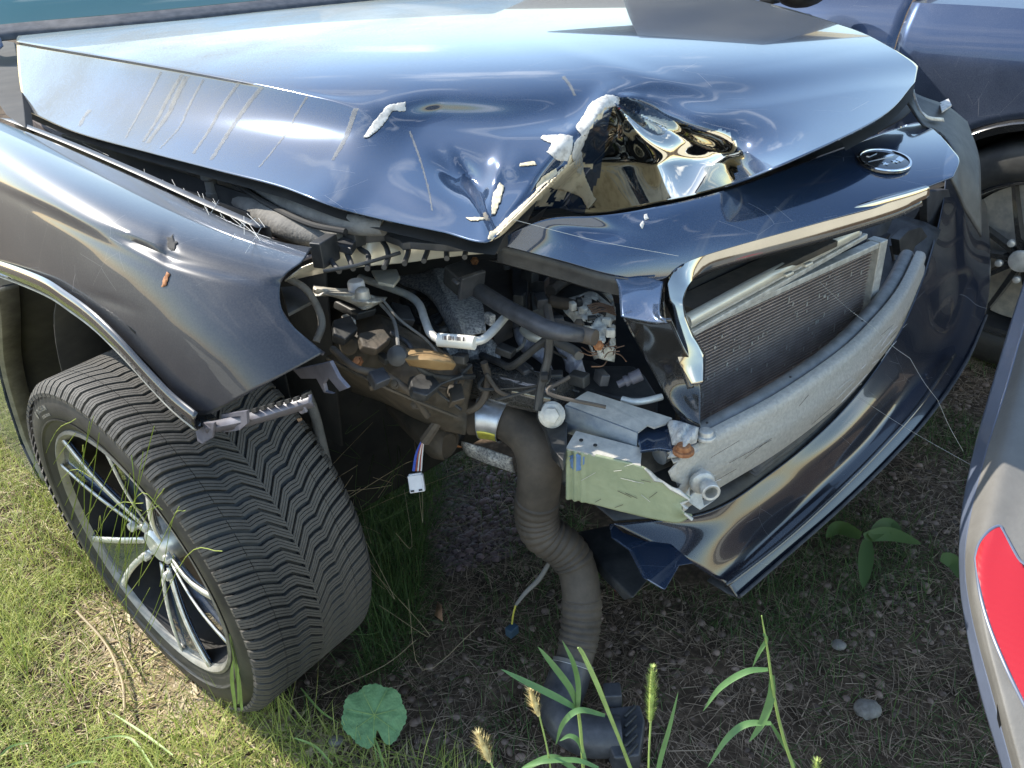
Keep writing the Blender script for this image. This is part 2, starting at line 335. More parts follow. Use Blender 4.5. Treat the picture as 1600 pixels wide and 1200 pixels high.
# ---- bonnet
BG = [
 [(38,172,.90),(120,207,.90),(240,240,.90),(340,266,.90),(440,292,.89),(520,322,.885),(600,343,.875),(690,362,.865),(766,377,.86),(835,330,.895),(922,333,.885),(1000,322,.89),(1130,292,.925),(1265,238,.94),(1380,180,.95),(1430,128,.956)],
 [(30,125,.95),(115,150,.945),(225,180,.94),(330,205,.935),(430,225,.93),(515,250,.92),(600,275,.905),(690,295,.895),(800,315,.895),(868,272,.93),(935,270,.905),(1005,262,.915),(1120,238,.946),(1250,200,.957),(1370,155,.962),(1433,112,.964)],
 [(27,92,.99),(112,112,.985),(215,135,.98),(320,155,.975),(415,175,.97),(505,195,.96),(596,210,.945),(695,225,.93),(800,240,.925),(880,232,.955),(942,205,.935),(1010,205,.94),(1115,190,.967),(1240,165,.974),(1360,130,.974),(1434,106,.969)],
 [(26,66,1.03),(110,80,1.026),(210,97,1.022),(310,115,1.016),(400,132,1.008),(500,150,1.0),(592,167,.99),(690,172,.976),(790,182,.972),(885,178,.974),(957,156,.985),(1020,153,.985),(1115,145,.985),(1230,128,.985),(1350,108,.983),(1433,102,.972)],
 [(26,60,1.038),(120,66,1.043),(230,74,1.043),(340,84,1.04),(430,94,1.036),(530,106,1.03),(640,116,1.024),(740,120,1.018),(830,120,1.014),(910,117,1.013),(985,112,1.016),(1050,110,1.014),(1140,104,1.01),(1240,93,1.005),(1340,84,.997),(1425,95,.976)],
 [(27,58,1.042),(140,52,1.049),(270,50,1.053),(390,52,1.052),(500,56,1.049),(600,61,1.045),(710,67,1.04),(800,73,1.037),(880,78,1.036),(960,82,1.036),(1030,84,1.032),(1090,80,1.028),(1170,72,1.022),(1260,64,1.015),(1340,64,1.005),(1405,82,.98)],
 [(28,56,1.044),(160,43,1.05),(300,30,1.055),(430,16,1.057),(560,3,1.058),(680,-8,1.058),(790,-16,1.056),(880,-20,1.054),(960,-22,1.05),(1030,-22,1.046),(1090,-18,1.042),(1145,-8,1.036),(1205,6,1.028),(1275,26,1.018),(1345,50,1.002),(1400,79,.982)]]
def gs(u, v, cx, cy, sx, sy, a, rot=0):
    c, s = cos(R_(rot)), sin(R_(rot)); x = (u-cx)*c+(v-cy)*s; y = -(u-cx)*s+(v-cy)*c
    return a*math.exp(-(x/sx)**2-(y/sy)**2)
def sstep(x, a, b_): t = min(1, max(0, (x-a)/(b_-a))); return t*t*(3-2*t)
def bon_dz(u, v):
    z = gs(u, v, 715, 275, 42, 20, -.018, 38)+gs(u, v, 650, 300, 60, 30, .006, 30)+gs(u, v, 800, 260, 30, 22, .008)
    z += gs(u, v, 770, 300, 9, 50, .005, 12)
    # crumpled zone right of the tear: folds fanning out from the torn peak, tucked in under the panel above
    tu = float(np.interp(v, [150, 220, 260, 300, 376], [958, 905, 885, 845, 768]))
    rec = sstep(u-tu, 0, 20)*sstep(v, 160, 260)
    z -= rec*(.004+.140*min(1, max(0, (v-168)/160)))*(1-sstep(u+(v-200)*.5, 1130, 1290))
    z -= .024*sstep(u-float(np.interp(v, [225, 300, 376], [690, 728, 766])), 0, 22)*sstep(v, 215, 300)*(1-sstep(u-tu, -14, 4))
    ax_, ay_ = u-948, v-146; rr = math.hypot(ax_, ay_); th = math.degrees(math.atan2(ay_, ax_))
    if rr > 1:
        m = math.exp(-((th-34)/32)**4)*min(1, rr/30)*math.exp(-(max(0, rr-200)/50)**2)*sstep(u-tu, -4, 20)
        z += m*(.014*(abs(sin(th*.075+.5+rr*.003))-.6)+.005*sin(th*.14-rr*.018+2)+.0022*sin(rr*.05+th*.03))
    z += gs(u, v, 930, 190, 16, 46, .012, 20)
    # buckle running over the top towards the windscreen
    z += gs(u, v, 1010, 118, 130, 12, .0035, 17)
    z += .00015*noise.noise(Vector((u*.012, v*.03, 0)))
    return z
RX0 = float(np.dot(car((-.45, 0, 0)), FWD))
M['bonnet'] = paint('bonnet_paint', (.007, .034, .09), .62, dustcol=(.21, .205, .18), cior=1.75, met=.45, rough=.13, ramp=(RX0+.10, RX0+.60, 1, .16))
def bonnet_form(Gw):
    C3 = list(Gw[3]); cu, cv = [q[0] for q in C3], [q[1] for q in C3]
    wT = polyfit([q for r in Gw[3:] for q in r]+C3*3, 3); wK = polyfit([q for r in Gw[:4] for q in r[:6]]+C3[:6]*3, 2)
    wN = polyfit([q for r in Gw[:4] for q in r[5:10]]+C3[5:10]*2, 2); wR = polyfit([q for r in Gw[:4] for q in r[10:]]+C3[10:]*2, 2)
    def fn(u, v):
        a = sstep(u+(v-170)*.75, 560, 690); b_ = sstep(u+(v-200)*.75, 890, 975)
        lo = wK(u, v)*(1-a)+wN(u, v)*a; lo = lo*(1-b_)+wR(u, v)*b_; hi = wT(u, v)
        s = 4+30*sstep(u, 500, 660); t = sstep(v-float(np.interp(u, cu, cv)), -s, s); return hi*(1-t)+lo*t
    return fn
bonnet, BV, BF, BD = sheet('bonnet', BG, 'Z', M['bonnet'], wreck, 22, 20, dz=bon_dz, solid=.0022, wfn=bonnet_form, regions=True)
def inpoly(x, y, P):
    c = False; n = len(P)
    for i in range(n):
        x1, y1 = P[i]; x2, y2 = P[(i+1) % n]
        if (y1 > y) != (y2 > y) and x < (x2-x1)*(y-y1)/(y2-y1)+x1: c = not c
    return c
def flake(name, polys, V, F, D, mat, parent, off=.0014, rag=1.3, sol=.0003):
    from mathutils.geometry import delaunay_2d_cdt
    Dq = D.reshape(-1, D.shape[-1])[:, :2]; V = np.array(V); nc = D.shape[1]; nr = D.shape[0]
    def look(x, y):
        d2 = (Dq[:, 0]-x)**2+(Dq[:, 1]-y)**2; ids = np.argpartition(d2, 14)[:14]; w = np.exp(-d2[ids]/max(8., 1.2*float(d2[ids].mean())))+1e-9; return (V[ids]*w[:, None]).sum(0)/w.sum(), ids[np.argmin(d2[ids])]
    for P in polys:
        Q = []
        for k in range(len(P)):
            a, b_ = np.array(P[k], float), np.array(P[(k+1) % len(P)], float); m = max(1, int(np.linalg.norm(b_-a)/1.6))
            for t in range(m):
                q = a+(b_-a)*t/m; Q.append(q+rag*.55*np.array([noise.noise(Vector((q[0]*.22, q[1]*.22, 1))), noise.noise(Vector((q[0]*.22, q[1]*.22, 9)))])*2)
        Q = np.array(Q); x0, y0 = Q.min(0); x1, y1 = Q.max(0); I = [(x, y) for x in np.arange(x0+2, x1, 3.5) for y in np.arange(y0+2, y1, 3.5) if inpoly(x, y, [tuple(q) for q in Q])]
        allp = [Vector((float(q[0]), float(q[1]))) for q in list(Q)+I]; n = len(Q)
        r_ = delaunay_2d_cdt(allp, [], [list(range(n))], 1, 1e-5); vs, fs = r_[0], r_[2]
        out, nn = [], []
        for v in vs:
            p, k = look(v.x, v.y); r, cc = divmod(k, nc); r = min(max(r, 1), nr-2); cc = min(max(cc, 1), nc-2); k = r*nc+cc
            nrm = np.cross(V[k+1]-V[k-1], V[k+nc]-V[k-nc]); nrm /= np.linalg.norm(nrm)+1e-12
            if np.dot(nrm, CAM-V[k]) < 0: nrm = -nrm
            out.append(p+nrm*off)
        if not fs: continue
        obj(name, out, [tuple(f) for f in fs], mat, parent, solid=sol, fix=True)
FL = [[(568,216),(585,190),(606,165),(634,160),(634,174),(612,174),(604,190),(590,205),(575,216)],
 [(905,192),(925,160),(948,149),(968,152),(966,164),(944,170),(928,188),(916,212),(907,235),(912,262),(905,275),(898,262),(892,246),(897,222),(908,212),(900,200)],
 [(848,212),(880,211),(895,213),(893,235),(886,252),(870,250),(855,238),(862,225),(845,217)],
 [(880,262),(905,246),(915,275),(925,300),(932,312),(920,328),(908,308),(885,298),(855,292),(870,272)],
 [(846,276),(868,262),(872,272),(850,292),(840,302),(836,290)],
 [(770,362),(796,338),(838,300),(848,296),(846,310),(822,334),(796,360),(774,377),(762,376),(765,362)],
 [(770,308),(780,286),(788,292),(782,316),(774,336),(768,336)],
 [(813,256),(836,252),(838,258),(812,261)], [(728,341),(752,340),(760,344),(735,346)]]
flake('primer_patch', FL[:1]+FL[1:3], BV, BF, BD, M['primer_white'], bonnet)
flake('primer_patch', FL[3:], BV, BF, BD, M['primer'], bonnet)
RUN = mat('dried_water_run', (.17, .17, .16), .7, col2=(.33, .32, .28), scale=40)
_t = RUN.node_tree; _x = _t.nodes.new('ShaderNodeMixShader'); _tr = _t.nodes.new('ShaderNodeBsdfTransparent'); _x.inputs[0].default_value = .42
_t.links.new(_tr.outputs[0], _x.inputs[1]); _t.links.new(_t.nodes['Principled BSDF'].outputs[0], _x.inputs[2]); _t.links.new(_x.outputs[0], _t.nodes['Material Output'].inputs[0])
runs_ = [((252,112),(232,150),(218,176),(196,216)), ((284,117),(262,155),(244,190),(224,221)), ((292,119),(272,158),(262,180),(230,224)), ((318,124),(296,165),(280,200),(250,232)), ((378,124),(350,162),(326,205),(302,240)), ((412,132),(384,168),(362,200),(330,250)), ((482,148),(462,180),(450,205),(405,262)), ((140,172),(130,186),(124,198)), ((556,170),(540,215),(520,250)), ((640,205),(655,245),(668,290),(676,330)),((880,120),(892,136),(898,150))]
for k, r_ in enumerate(runs_):
    w = 1.8+2.6*((k*7) % 3)/2; r2 = cr(np.array(r_, float), 4); Ls = [(p[0]-w*(1-.35*i/len(r2)), p[1]) for i, p in enumerate(r2)]+[(p[0]+w*(1-.35*i/len(r2)), p[1]) for i, p in reversed(list(enumerate(r2)))]
    flake('water_run', [Ls], BV, BF, BD, RUN, bonnet, off=.0004, rag=1.2, sol=0)
# crumpled facet under the tear: bright reflection put into a pale mirror finish
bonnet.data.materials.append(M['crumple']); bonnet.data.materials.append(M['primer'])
CZ = [(960,163),(985,176),(1040,186),(1100,206),(1130,202),(1152,222),(1160,244),(1150,270),(1142,292),(1130,296),(1000,326),(930,336),(912,330),(925,300),(940,265),(948,215),(952,180)]
Dqb = BD.reshape(-1, BD.shape[-1])
for p, f in zip(bonnet.data.polygons, BF):
    m_ = Dqb[list(f)].mean(0)
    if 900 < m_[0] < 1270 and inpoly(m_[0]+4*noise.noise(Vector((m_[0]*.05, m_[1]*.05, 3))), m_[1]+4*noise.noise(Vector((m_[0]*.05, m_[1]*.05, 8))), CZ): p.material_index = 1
    tu_ = float(np.interp(m_[1], [150, 220, 260, 300, 376], [958, 905, 885, 845, 768])); e_ = m_[0]-tu_; nn_ = noise.noise(Vector((m_[0]*.07, m_[1]*.05, 12)))
    if m_[1] > 165 and ((-2 < e_ < 6+14*nn_) or (e_ > 0 and m_[0] < 940 and 255 < m_[1] < 322 and e_ < 34+50*nn_)): p.material_index = 2
# inner skin of the bonnet, a hand's breadth below the outer one
V2 = BV.reshape(-1, 3)+np.array([0, 0, -.035]); D2 = BD.reshape(-1, 3)
sub = [(i, j) for i in range(0, BD.shape[0], 11) for j in range(0, BD.shape[1], 10)]
nr_, nc_ = len(range(0, BD.shape[0], 11)), len(range(0, BD.shape[1], 10))
Vi = [BV[i*BD.shape[1]+j]+np.array([0, 0, -.028])+(BV[min(i+25, BD.shape[0]-1)*BD.shape[1]+j]-BV[i*BD.shape[1]+j])*.12 for i, j in sub]
Fi = [f for f in quads(nr_, nc_) if not any(860 < BD[sub[i][0], sub[i][1], 0] < 1320 and BD[sub[i][0], sub[i][1], 1] > 120 for i in f)]
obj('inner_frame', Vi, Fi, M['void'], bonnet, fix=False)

# ---- right front fender
FG = [
 [(-60,165,.19),(0,190,.20),(90,225,.22),(200,272,.24),(310,322,.26),(395,362,.275),(440,378,.29),(487,386,.30)],
 [(-60,195,.14),(0,222,.14),(90,255,.155),(185,298,.175),(295,345,.195),(385,388,.22),(430,404,.235),(472,408,.25)],
 [(-60,262,.085),(0,290,.085),(85,325,.09),(175,372,.105),(270,412,.13),(355,432,.17),(400,440,.19),(440,438,.215)],
 [(-60,335,.06),(0,358,.062),(78,388,.066),(165,440,.072),(260,490,.092),(335,520,.125),(385,525,.15),(446,495,.19)],
 [(-60,395,.06),(0,412,.06),(70,438,.062),(150,492,.066),(236,580,.072),(308,648,.08),(400,608,.13),(506,551,.20)]]
def fen_dz(u, v):
    return gs(u, v, 215, 372, 46, 7, .004, 24)-gs(u, v, 225, 385, 50, 7, .005, 22)+gs(u, v, 170, 470, 40, 8, -.003, 20)-gs(u, v, 262, 385, 9, 26, .004, 0)+.0006*noise.noise(Vector((u*.01, v*.02, 4)))-gs(u, v, 105, 352, 160, 7, .002, 27)
def fender_form(Gw):
    C3 = list(Gw[2]); cu, cv = [q[0] for q in C3], [q[1] for q in C3]
    wA = polyfit([q for r in Gw[:3] for q in r]+C3*2, 3); wB = polyfit([q for r in Gw[2:] for q in r]+C3*2, 2)
    def fn(u, v):
        t = sstep(v-float(np.interp(u, cu, cv)), -9, 9); return wA(u, v)*(1-t)+wB(u, v)*t
    return fn
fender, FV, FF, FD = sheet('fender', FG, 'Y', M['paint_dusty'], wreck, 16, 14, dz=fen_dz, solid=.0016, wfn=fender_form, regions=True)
flake('primer_patch', [[(385,350),(405,346),(425,345),(431,356),(420,362),(400,358)], [(340,330),(372,346),(395,352),(380,356),(350,342)]], FV, FF, FD, M['primer_white'], fender, rag=1.5)
flake('rust_chip', [[(256,435),(262,425),(266,428),(260,447),(254,449)]], FV, FF, FD, M['rust'], fender, rag=1)
flake('primer_patch', [[(262,372),(272,368),(278,380),(270,394),(262,388)]], FV, FF, FD, M['void'], fender, rag=4)
# bare metal edge fold under the bonnet side
fl = [at(*p, 'Y', y) for p, y in (((0,184),.215),((90,219),.235),((200,266),.255),((310,316),.27),((400,355),.285))]
V = []; F = []
P = cr(fl, 8)
V = np.vstack([P, P+LEFT*.022-UP*.006, P+LEFT*.024-UP*.06]); obj('fender_flange', V, quads(3, len(P)), M['blackgrey'], fender, solid=.0012)
# arch trim: gloss black lip with a pale rolled edge
def strip(name, P, offs, mat, parent, n=8, **kw):
    """ribbon following P whose section is a list of offsets in the car frame"""
    P = cr(np.array(P, float), n); rows = [P+AX @ np.array(o, float) for o in offs]
    V = np.vstack(rows); return obj(name, V, quads(len(rows), len(P)), mat, parent, **kw)
ap = pts('Y', [(-60,398,.058),(0,414,.058),(70,440,.06),(112,466,.062),(150,494,.064),(194,536,.066),(236,582,.07),(275,622,.074),(312,652,.078)])
strip('arch_trim', ap, [(.012,-.004,.014),(.008,-.010,.004),(0,-.009,-.012),(-.012,-.003,-.022),(-.02,.012,-.026),(-.02,.03,-.024)], M['gloss'], fender, solid=.002)
strip('arch_lip', ap, [(-.021,.0,-.0275),(-.024,-.002,-.031),(-.028,.003,-.033),(-.027,.010,-.030)], M['rim_dust'], fender, solid=.001)
# rear half of the arch, sill behind the wheel, and the liner
rp_poly = pts('Y', [(-120,425),(-60,400),(0,447),(4,500),(8,560),(22,620),(45,690),(72,744),(52,742),(20,705),(-20,650),(-120,560)], .055)
obj('fender_rear', rp_poly, [tuple(range(12))], M['paint'], wreck, smooth=False, solid=.02)
strip('arch_trim', pts('Y', [(0,447,.05),(5,500,.05),(9,560,.05),(23,620,.05),(46,690,.05),(74,748,.05)]), [(-.012,-.006,.004),(0,-.012,0),(.010,-.006,0),(.012,.03,0)], M['rim_dust'], wreck, solid=.002)
strip('sill_trim', pts('Y', [(-80,580,.05),(-20,648,.05),(20,703,.05),(62,748,.05)]), [(0,-.012,.008),(0,-.014,-.004),(0,.01,-.016)], M['rim_dust'], wreck, solid=.003)
strip('arch_liner', pts('Y', [(0,447,.055),(5,500,.055),(9,560,.055),(23,620,.055),(46,690,.055),(74,748,.055)]), [(0,0,0),(.03,.12,0),(.05,.30,0)], M['void'], wreck, solid=.003)
# wheel-house liner : an arched shell over the wheel
V = []
for y in (.075, .16, .26, .34):
    for k in range(25):
        a = R_(72+k*180/24); V.append(car((.42*cos(a)-.02, y, .36+.42*sin(a))))
obj('arch_liner', V, quads(4, 25), M['void'], wreck, solid=.003)
V = [car((x, .33, z)) for z in (.0, .85) for x in (-3.4, .02)]
obj('inner_wing', V, [(0, 1, 3, 2)], M['void'], wreck, solid=.004)

# ---- windscreen, cowl and pillar at the rear edge of the bonnet
wg = [[(-60,48,1.03),(60,36,1.052),(200,24,1.058),(400,4,1.062),(600,-16,1.064),(900,-40,1.064)],
      [(-60,20,1.10),(60,5,1.13),(200,-10,1.14),(400,-35,1.15),(600,-55,1.15),(900,-80,1.15)]]
ws = obj('windscreen', sum([[at(p[0], p[1]-2, 'Z', 1.035), ] for p in wg[0]], [])+[at(p[0], p[1]-2, 'Z', 1.035)+AX @ np.array((-.5, .0, .26)) for p in wg[0]], quads(2, 6), M['glass'], wreck, solid=.005)
strip('cowl', [at(p[0], p[1]+2, 'Z', 1.03) for p in wg[0]], [(.05,0,-.035),(.02,0,-.012),(-.015,0,-.004),(-.03,0,.006)], M['blackgrey'], wreck, solid=.003)
pp = [at(-70,30,'Z',1.03), at(-20,45,'Z',1.02), at(14,62,'Z',1.0), at(24,80,'Z',.97)]
strip('pillar_trim', pp, [(0,-.03,.02),(-.03,-.05,.0),(-.04,-.055,-.04)], M['paint'], wreck, solid=.003)
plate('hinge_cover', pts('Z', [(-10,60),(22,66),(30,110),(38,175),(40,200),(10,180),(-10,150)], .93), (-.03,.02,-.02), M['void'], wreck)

# ---- torn front panel with the badge
PG = [
 [(772,376,.835),(850,344,.86),(925,338,.865),(1000,328,.87),(1130,298,.878),(1290,240,.888),(1400,200,.893),(1442,192,.892),(1470,212,.885)],
 [(776,379,.83),(870,372,.838),(945,370,.842),(1030,365,.846),(1140,345,.852),(1290,285,.866),(1400,240,.884),(1450,218,.888),(1487,232,.884)],
 [(780,381,.825),(880,398,.815),(960,405,.815),(1045,405,.818),(1140,372,.826),(1290,325,.842),(1395,285,.874),(1455,255,.880),(1499,250,.878)],
 [(784,383,.82),(880,408,.80),(958,430,.79),(1030,438,.785),(1085,405,.80),(1280,348,.825),(1380,320,.850),(1440,295,.862),(1490,275,.866)]]
def pan_dz(u, v):
    return gs(u, v, 1060, 330, 90, 20, .004, -20)-gs(u, v, 930, 360, 60, 14, .005, 10)+.0012*sin(u*.02+v*.05)
panel, NV, NF, ND = sheet('front_panel', PG, 'Z', M['paint'], wreck, 14, 14, dz=pan_dz, solid=.003, fit=3)
# lower torn flap that carries the grille corner
TG = [[(958,428,.79),(1005,432,.79),(1036,440,.79)], [(966,448,.783),(1010,455,.784),(1033,462,.784)], [(968,470,.775),(1010,478,.777),(1031,492,.778)], [(970,494,.765),(1015,502,.768),(1042,505,.770)]]
flap, *_ = sheet('torn_flap', TG, 'Z', M['paint'], wreck, 8, 8, dz=lambda u, v: .0008*sin(v*.1+u*.05), solid=.003)
SG = [[(972,494,.76),(1010,502,.764),(1048,500,.765)], [(1000,545,.68),(1035,545,.69),(1068,545,.695)], [(1030,600,.61),(1060,595,.615),(1092,590,.62)], [(1062,655,.56),(1078,662,.56),(1094,668,.56)]]
sheet('bumper_strut', SG, 'Z', M['gloss'], wreck, 8, 8, dz=lambda u, v: .002*sin((u-v*.55)*.09), solid=.003)
flake('paint_chip', [[(1000,352),(1004,345),(1008,350),(1004,358)], [(1006,336),(1012,334),(1014,342),(1008,345)]], NV, NF, ND, M['primer_white'], panel, rag=1.5)
# under-lip of the panel, folded back
strip('panel_lip', pts('Z', [(784,384,.82),(880,410,.80),(958,432,.79),(1000,440,.785)]), [(0,0,0),(-.01,.0,-.012),(-.012,.0,-.028),(-.03,0,-.03)], M['black'], wreck, solid=.002)
# grille surround: a gloss moulding that catches the pale track behind the camera
gp = pts('Z', [(1452,300,.853),(1400,320,.842),(1300,350,.824),(1200,376,.808),(1135,394,.798),(1090,412,.790),(1064,436,.776),(1053,466,.752),(1056,498,.724),(1066,532,.694),(1080,564,.666),(1090,600,.636)])
def ribbon(name, P, wid, prof, mat, parent, n=10, lean=0, **kw):
    """moulding: rows across the path; prof = list of (across, depth) ; across in units of the local width, seen side"""
    P = cr(np.array(P, float), n); w = np.interp(np.linspace(0, 1, len(P)), np.linspace(0, 1, len(wid)), wid)
    T = np.gradient(P, axis=0); T /= np.linalg.norm(T, axis=1)[:, None]
    view = CAM-P; view /= np.linalg.norm(view, axis=1)[:, None]
    if lean: view = view-UP*lean; view /= np.linalg.norm(view, axis=1)[:, None]
    S = np.cross(T, view); S /= np.linalg.norm(S, axis=1)[:, None]; Nn = np.cross(S, T)
    rows = [P+S*(w*a)[:, None]+Nn*(w*d)[:, None] for a, d in prof]
    return obj(name, np.vstack(rows), quads(len(rows), len(P)), mat, parent, **kw)
ribbon('grille_surround', gp, [.008,.013,.017,.018,.018,.017,.015,.013,.013,.015,.018,.008], [(-1.15,-.8),(-1.08,-.25),(-.95,-.02),(-.6,.05),(0,.06),(.6,.03),(.95,-.05),(1.05,-.3),(1.1,-.9)], M['smoked'], wreck, solid=.002, lean=.38)
ribbon('grille_inner_lip', [p+AX @ np.array((-.012,.0,-.012)) for p in gp], [.008,.01,.011,.011,.011,.010,.010,.010,.01,.01,.008,.004], [(-1.5,.2),(-.5,.4),(.5,.1),(1,-.6)], M['gloss'], wreck, solid=.002)
# badge
bc = at(1383,254,'Z',.871); 
n_p = None
Dq = ND.reshape(-1, 3); k = np.argmin((Dq[:, 0]-1383)**2+(Dq[:, 1]-254)**2); ncx = ND.shape[1]
e1 = NV[k+1]-NV[k-1]; e2 = NV[k+ncx]-NV[k-ncx]; nb = np.cross(e1, e2); nb /= np.linalg.norm(nb)
if np.dot(nb, CAM-bc) < 0: nb = -nb
bc = NV[k]
ax1 = e1/np.linalg.norm(e1); ax2 = np.cross(nb, ax1)
badge = cyl('badge', bc, nb, [(.0005,.039),(.004,.0385),(.0048,.035)], M['gloss'], panel, 40)
ring = [bc+nb*.005+(ax1*cos(a)+ax2*sin(a))*.0375 for a in np.linspace(0, 2*pi, 49)[:-1]]
Vr = []; 
for a in np.linspace(0, 2*pi, 49)[:-1]:
    for b_ in np.linspace(0, 2*pi, 9)[:-1]:
        Vr.append(bc+nb*(.005+.0018*sin(b_))+(ax1*cos(a)+ax2*sin(a))*(.0375+.0022*cos(b_)))
Fr = [(i*8+j, i*8+(j+1) % 8, ((i+1) % 48)*8+(j+1) % 8, ((i+1) % 48)*8+j) for i in range(48) for j in range(8)]
obj('badge_ring', Vr, Fr, M['chrome'], panel)
def bpoly(P, h=.0058): 
    Q = [bc+nb*h+ax1*x+ax2*y for x, y in P]; n = len(Q); V = Q+[q-nb*.002 for q in Q]
    return V, [tuple(range(n)), tuple(range(n, 2*n))[::-1]]+[(i, i+n, (i+1) % n+n, (i+1) % n) for i in range(n)]
st = [(.006*cos(a)*(1 if i % 2 else .45)+.006, .006*sin(a)*(1 if i % 2 else .45)-.014) for i, a in enumerate(np.linspace(0, 2*pi, 11)[:-1])]
st2 = [(x-.018, y+.004) for x, y in st]
V, F = join([bpoly([(-.026,.010),(-.022,.014),(.022,.006),(.026,.001),(.02,.0)]), bpoly(st), bpoly(st2), bpoly([(-.012,.024),(.012,.026),(.010,.021),(-.010,.020)]), bpoly([(.012,-.010),(.028,-.006),(.024,-.018),(.012,-.020)])])
obj('badge_emblem', V, F, M['chrome'], panel, smooth=False)
# right-hand (far) headlamp corner, dark smoked lens beyond the panel
HG = [[(1400,130,.935),(1440,150,.92),(1480,165,.90),(1512,190,.87)], [(1440,192,.90),(1468,200,.885),(1500,215,.865),(1530,245,.83)], [(1470,212,.87),(1488,235,.86),(1505,255,.84),(1533,300,.79)], [(1485,275,.84),(1497,300,.81),(1510,330,.77),(1534,370,.72)]]
sheet('far_headlamp', HG, 'Z', M['black'], wreck, 8, 8, solid=.003)
strip('far_fender_edge', pts('Z', [(1425,140,.93),(1432,165,.92),(1445,182,.905),(1470,186,.895)]), [(0,0,0),(.003,.002,.001),(.006,.0,-.004)], M['silver'], wreck, solid=.001)
plate('broken_lamp_shard', pts('Z', [(1468,160),(1482,154),(1487,164),(1472,174)], .905), (0,0,-.003), M['primer_white'], wreck, bevel=0)
# near-black strip put in as the shadow under the bonnet's leading edge
strip('gap_shade_strip', pts('Z', [(830,338,.80),(930,340,.80),(1000,334,.80),(1130,304,.81),(1290,244,.865),(1400,190,.87),(1430,165,.87)]), [(.0,0,.0),(-.05,0,.0),(-.16,0,.0),(-.18,0,-.1)], M['void'], wreck, solid=.003)

# ---- radiator pack
RX = .64
TL, TR = at(1078,512,'Z',.66), at(1372,378,'Z',.66)
d = TR-TL; Lr = np.linalg.norm(d); d /= Lr; dn = np.array([0, 0, -1.]); dn = dn-d*np.dot(dn, d); nr = np.cross(dn, d); nr = nr if np.dot(nr, FWD) > 0 else -nr
Hr = .30
rad = box('radiator', TL+d*Lr/2+dn*Hr/2-nr*.012, np.array([d, nr, dn]), (Lr, .02, Hr), M['void'], wreck)
rm = mat('radiator_fin_metal', (.22, .15, .115), .6, 0, col2=(.36, .26, .21), scale=12)
fins = []
for k in range(46):
    z = .012+k*(Hr-.02)/45
    fins.append(box_geo(TL+d*Lr/2+dn*z+nr*.001, np.array([d, nr, dn]), (Lr, .010, .0016)))
V, F = join(fins); tag(obj('radiator_tube', V, F, mat('radiator_tube_metal', (.40, .33, .29), .5, .2, var=.2, scale=30), rad, smooth=False), kind='stuff')
# corrugated fins between the tubes
V, F = [], []
for k in range(45):
    z0 = .012+(k+.12)*(Hr-.02)/45; z1 = .012+(k+.88)*(Hr-.02)/45; nz = 90; b0 = len(V)
    for j in range(nz+1):
        x = Lr*j/nz; zz = z0 if j % 2 else z1
        V += [TL+d*x+dn*zz+nr*.003, TL+d*x+dn*zz-nr*.004]
    F += [(b0+2*j, b0+2*j+2, b0+2*j+3, b0+2*j+1) for j in range(nz)]
tag(obj('radiator_fin', V, F, rm, rad, smooth=False, fix=False), kind='stuff')
# clogged, darker lower patch = mud on the fins, pale bent-fin flecks
for k in range(90):
    if k < 70: x, z = rng.random()*Lr*.75+.02, rng.random()*Hr*.75+.02
    else: x, z = rng.random()*Lr*.9, rng.random()*Hr
    if k == 0: fl_ = []
    fl_.append(box_geo(TL+d*x+dn*z+nr*.0075, np.array([d, nr, dn]), (.0012+.0016*rng.random(), .0012, .003+.007*rng.random())))
V, F = join(fl_); tag(obj('bent_fin', V, F, M['silver'], rad, smooth=False), kind='stuff')
box('radiator_side_tank', TR-d*.012+dn*Hr/2+nr*.004, np.array([d, nr, dn]), (.026, .03, Hr+.02), M['silver'], rad)
box('radiator_top_rail', TL+d*Lr/2+dn*(-.003)+nr*.006, np.array([d, nr, dn]), (Lr, .02, .012), M['silver'], rad)
ux = np.array([d, nr, dn])
def rail(name, a, b, w, h, m, back=0, **kw):
    dd = b-a; l = np.linalg.norm(dd); x = dd/l; n = np.cross([0, 0, 1.], x); n /= np.linalg.norm(n)
    return box(name, (a+b)/2, np.array([x, n, np.cross(x, n)]), (l, w, h), m, wreck, **kw)
rail('condenser_rail', at(1078,522,'Z',.675), at(1352,368,'Z',.69), .010, .010, M['silver'])
rail('condenser_rail', at(1076,510,'Z',.685), at(1345,364,'Z',.70), .006, .008, M['silver'])
tube('condenser_pipe', [at(1072,502,'Z',.70), at(1200,432,'Z',.707), at(1335,362,'Z',.714)], .0105, M['slam'], wreck, 14)
rail('upper_crossmember', at(1065,480,'Z',.70), at(1290,375,'Z',.72), .05, .012, M['brown'])
rail('upper_crossmember', at(1070,465,'Z',.69), at(1330,345,'Z',.70), .02, .06, M['void'])
for p in ((1232,420), (1262,405)): box('pipe_clip', at(p[0], p[1]+8, 'Z', .712), ux, (.02, .008, .006), M['slam'], wreck)
# dark plastics beside the radiator (air guide, far side)
plate('air_guide', pts('X', [(1382,372),(1430,340),(1452,300),(1490,285),(1505,330),(1490,420),(1440,470),(1380,560),(1350,560)], .50), (-.03,0,0), M['void'], wreck)
plate('air_guide_flange', pts('X', [(1448,300),(1482,296),(1492,330),(1488,395),(1462,405),(1450,372)], .56), (-.02,0,0), M['blackgrey'], wreck)
tube('air_duct_rib', pts('X', [(1392,382),(1400,440),(1380,500),(1362,560)], .54), .004, M['blackgrey'], wreck)
plate('clip_bracket', pts('X', [(1405,375),(1420,360),(1440,355),(1450,370),(1430,385),(1425,402),(1408,400)], .60), (-.02,0,0), M['black'], wreck)
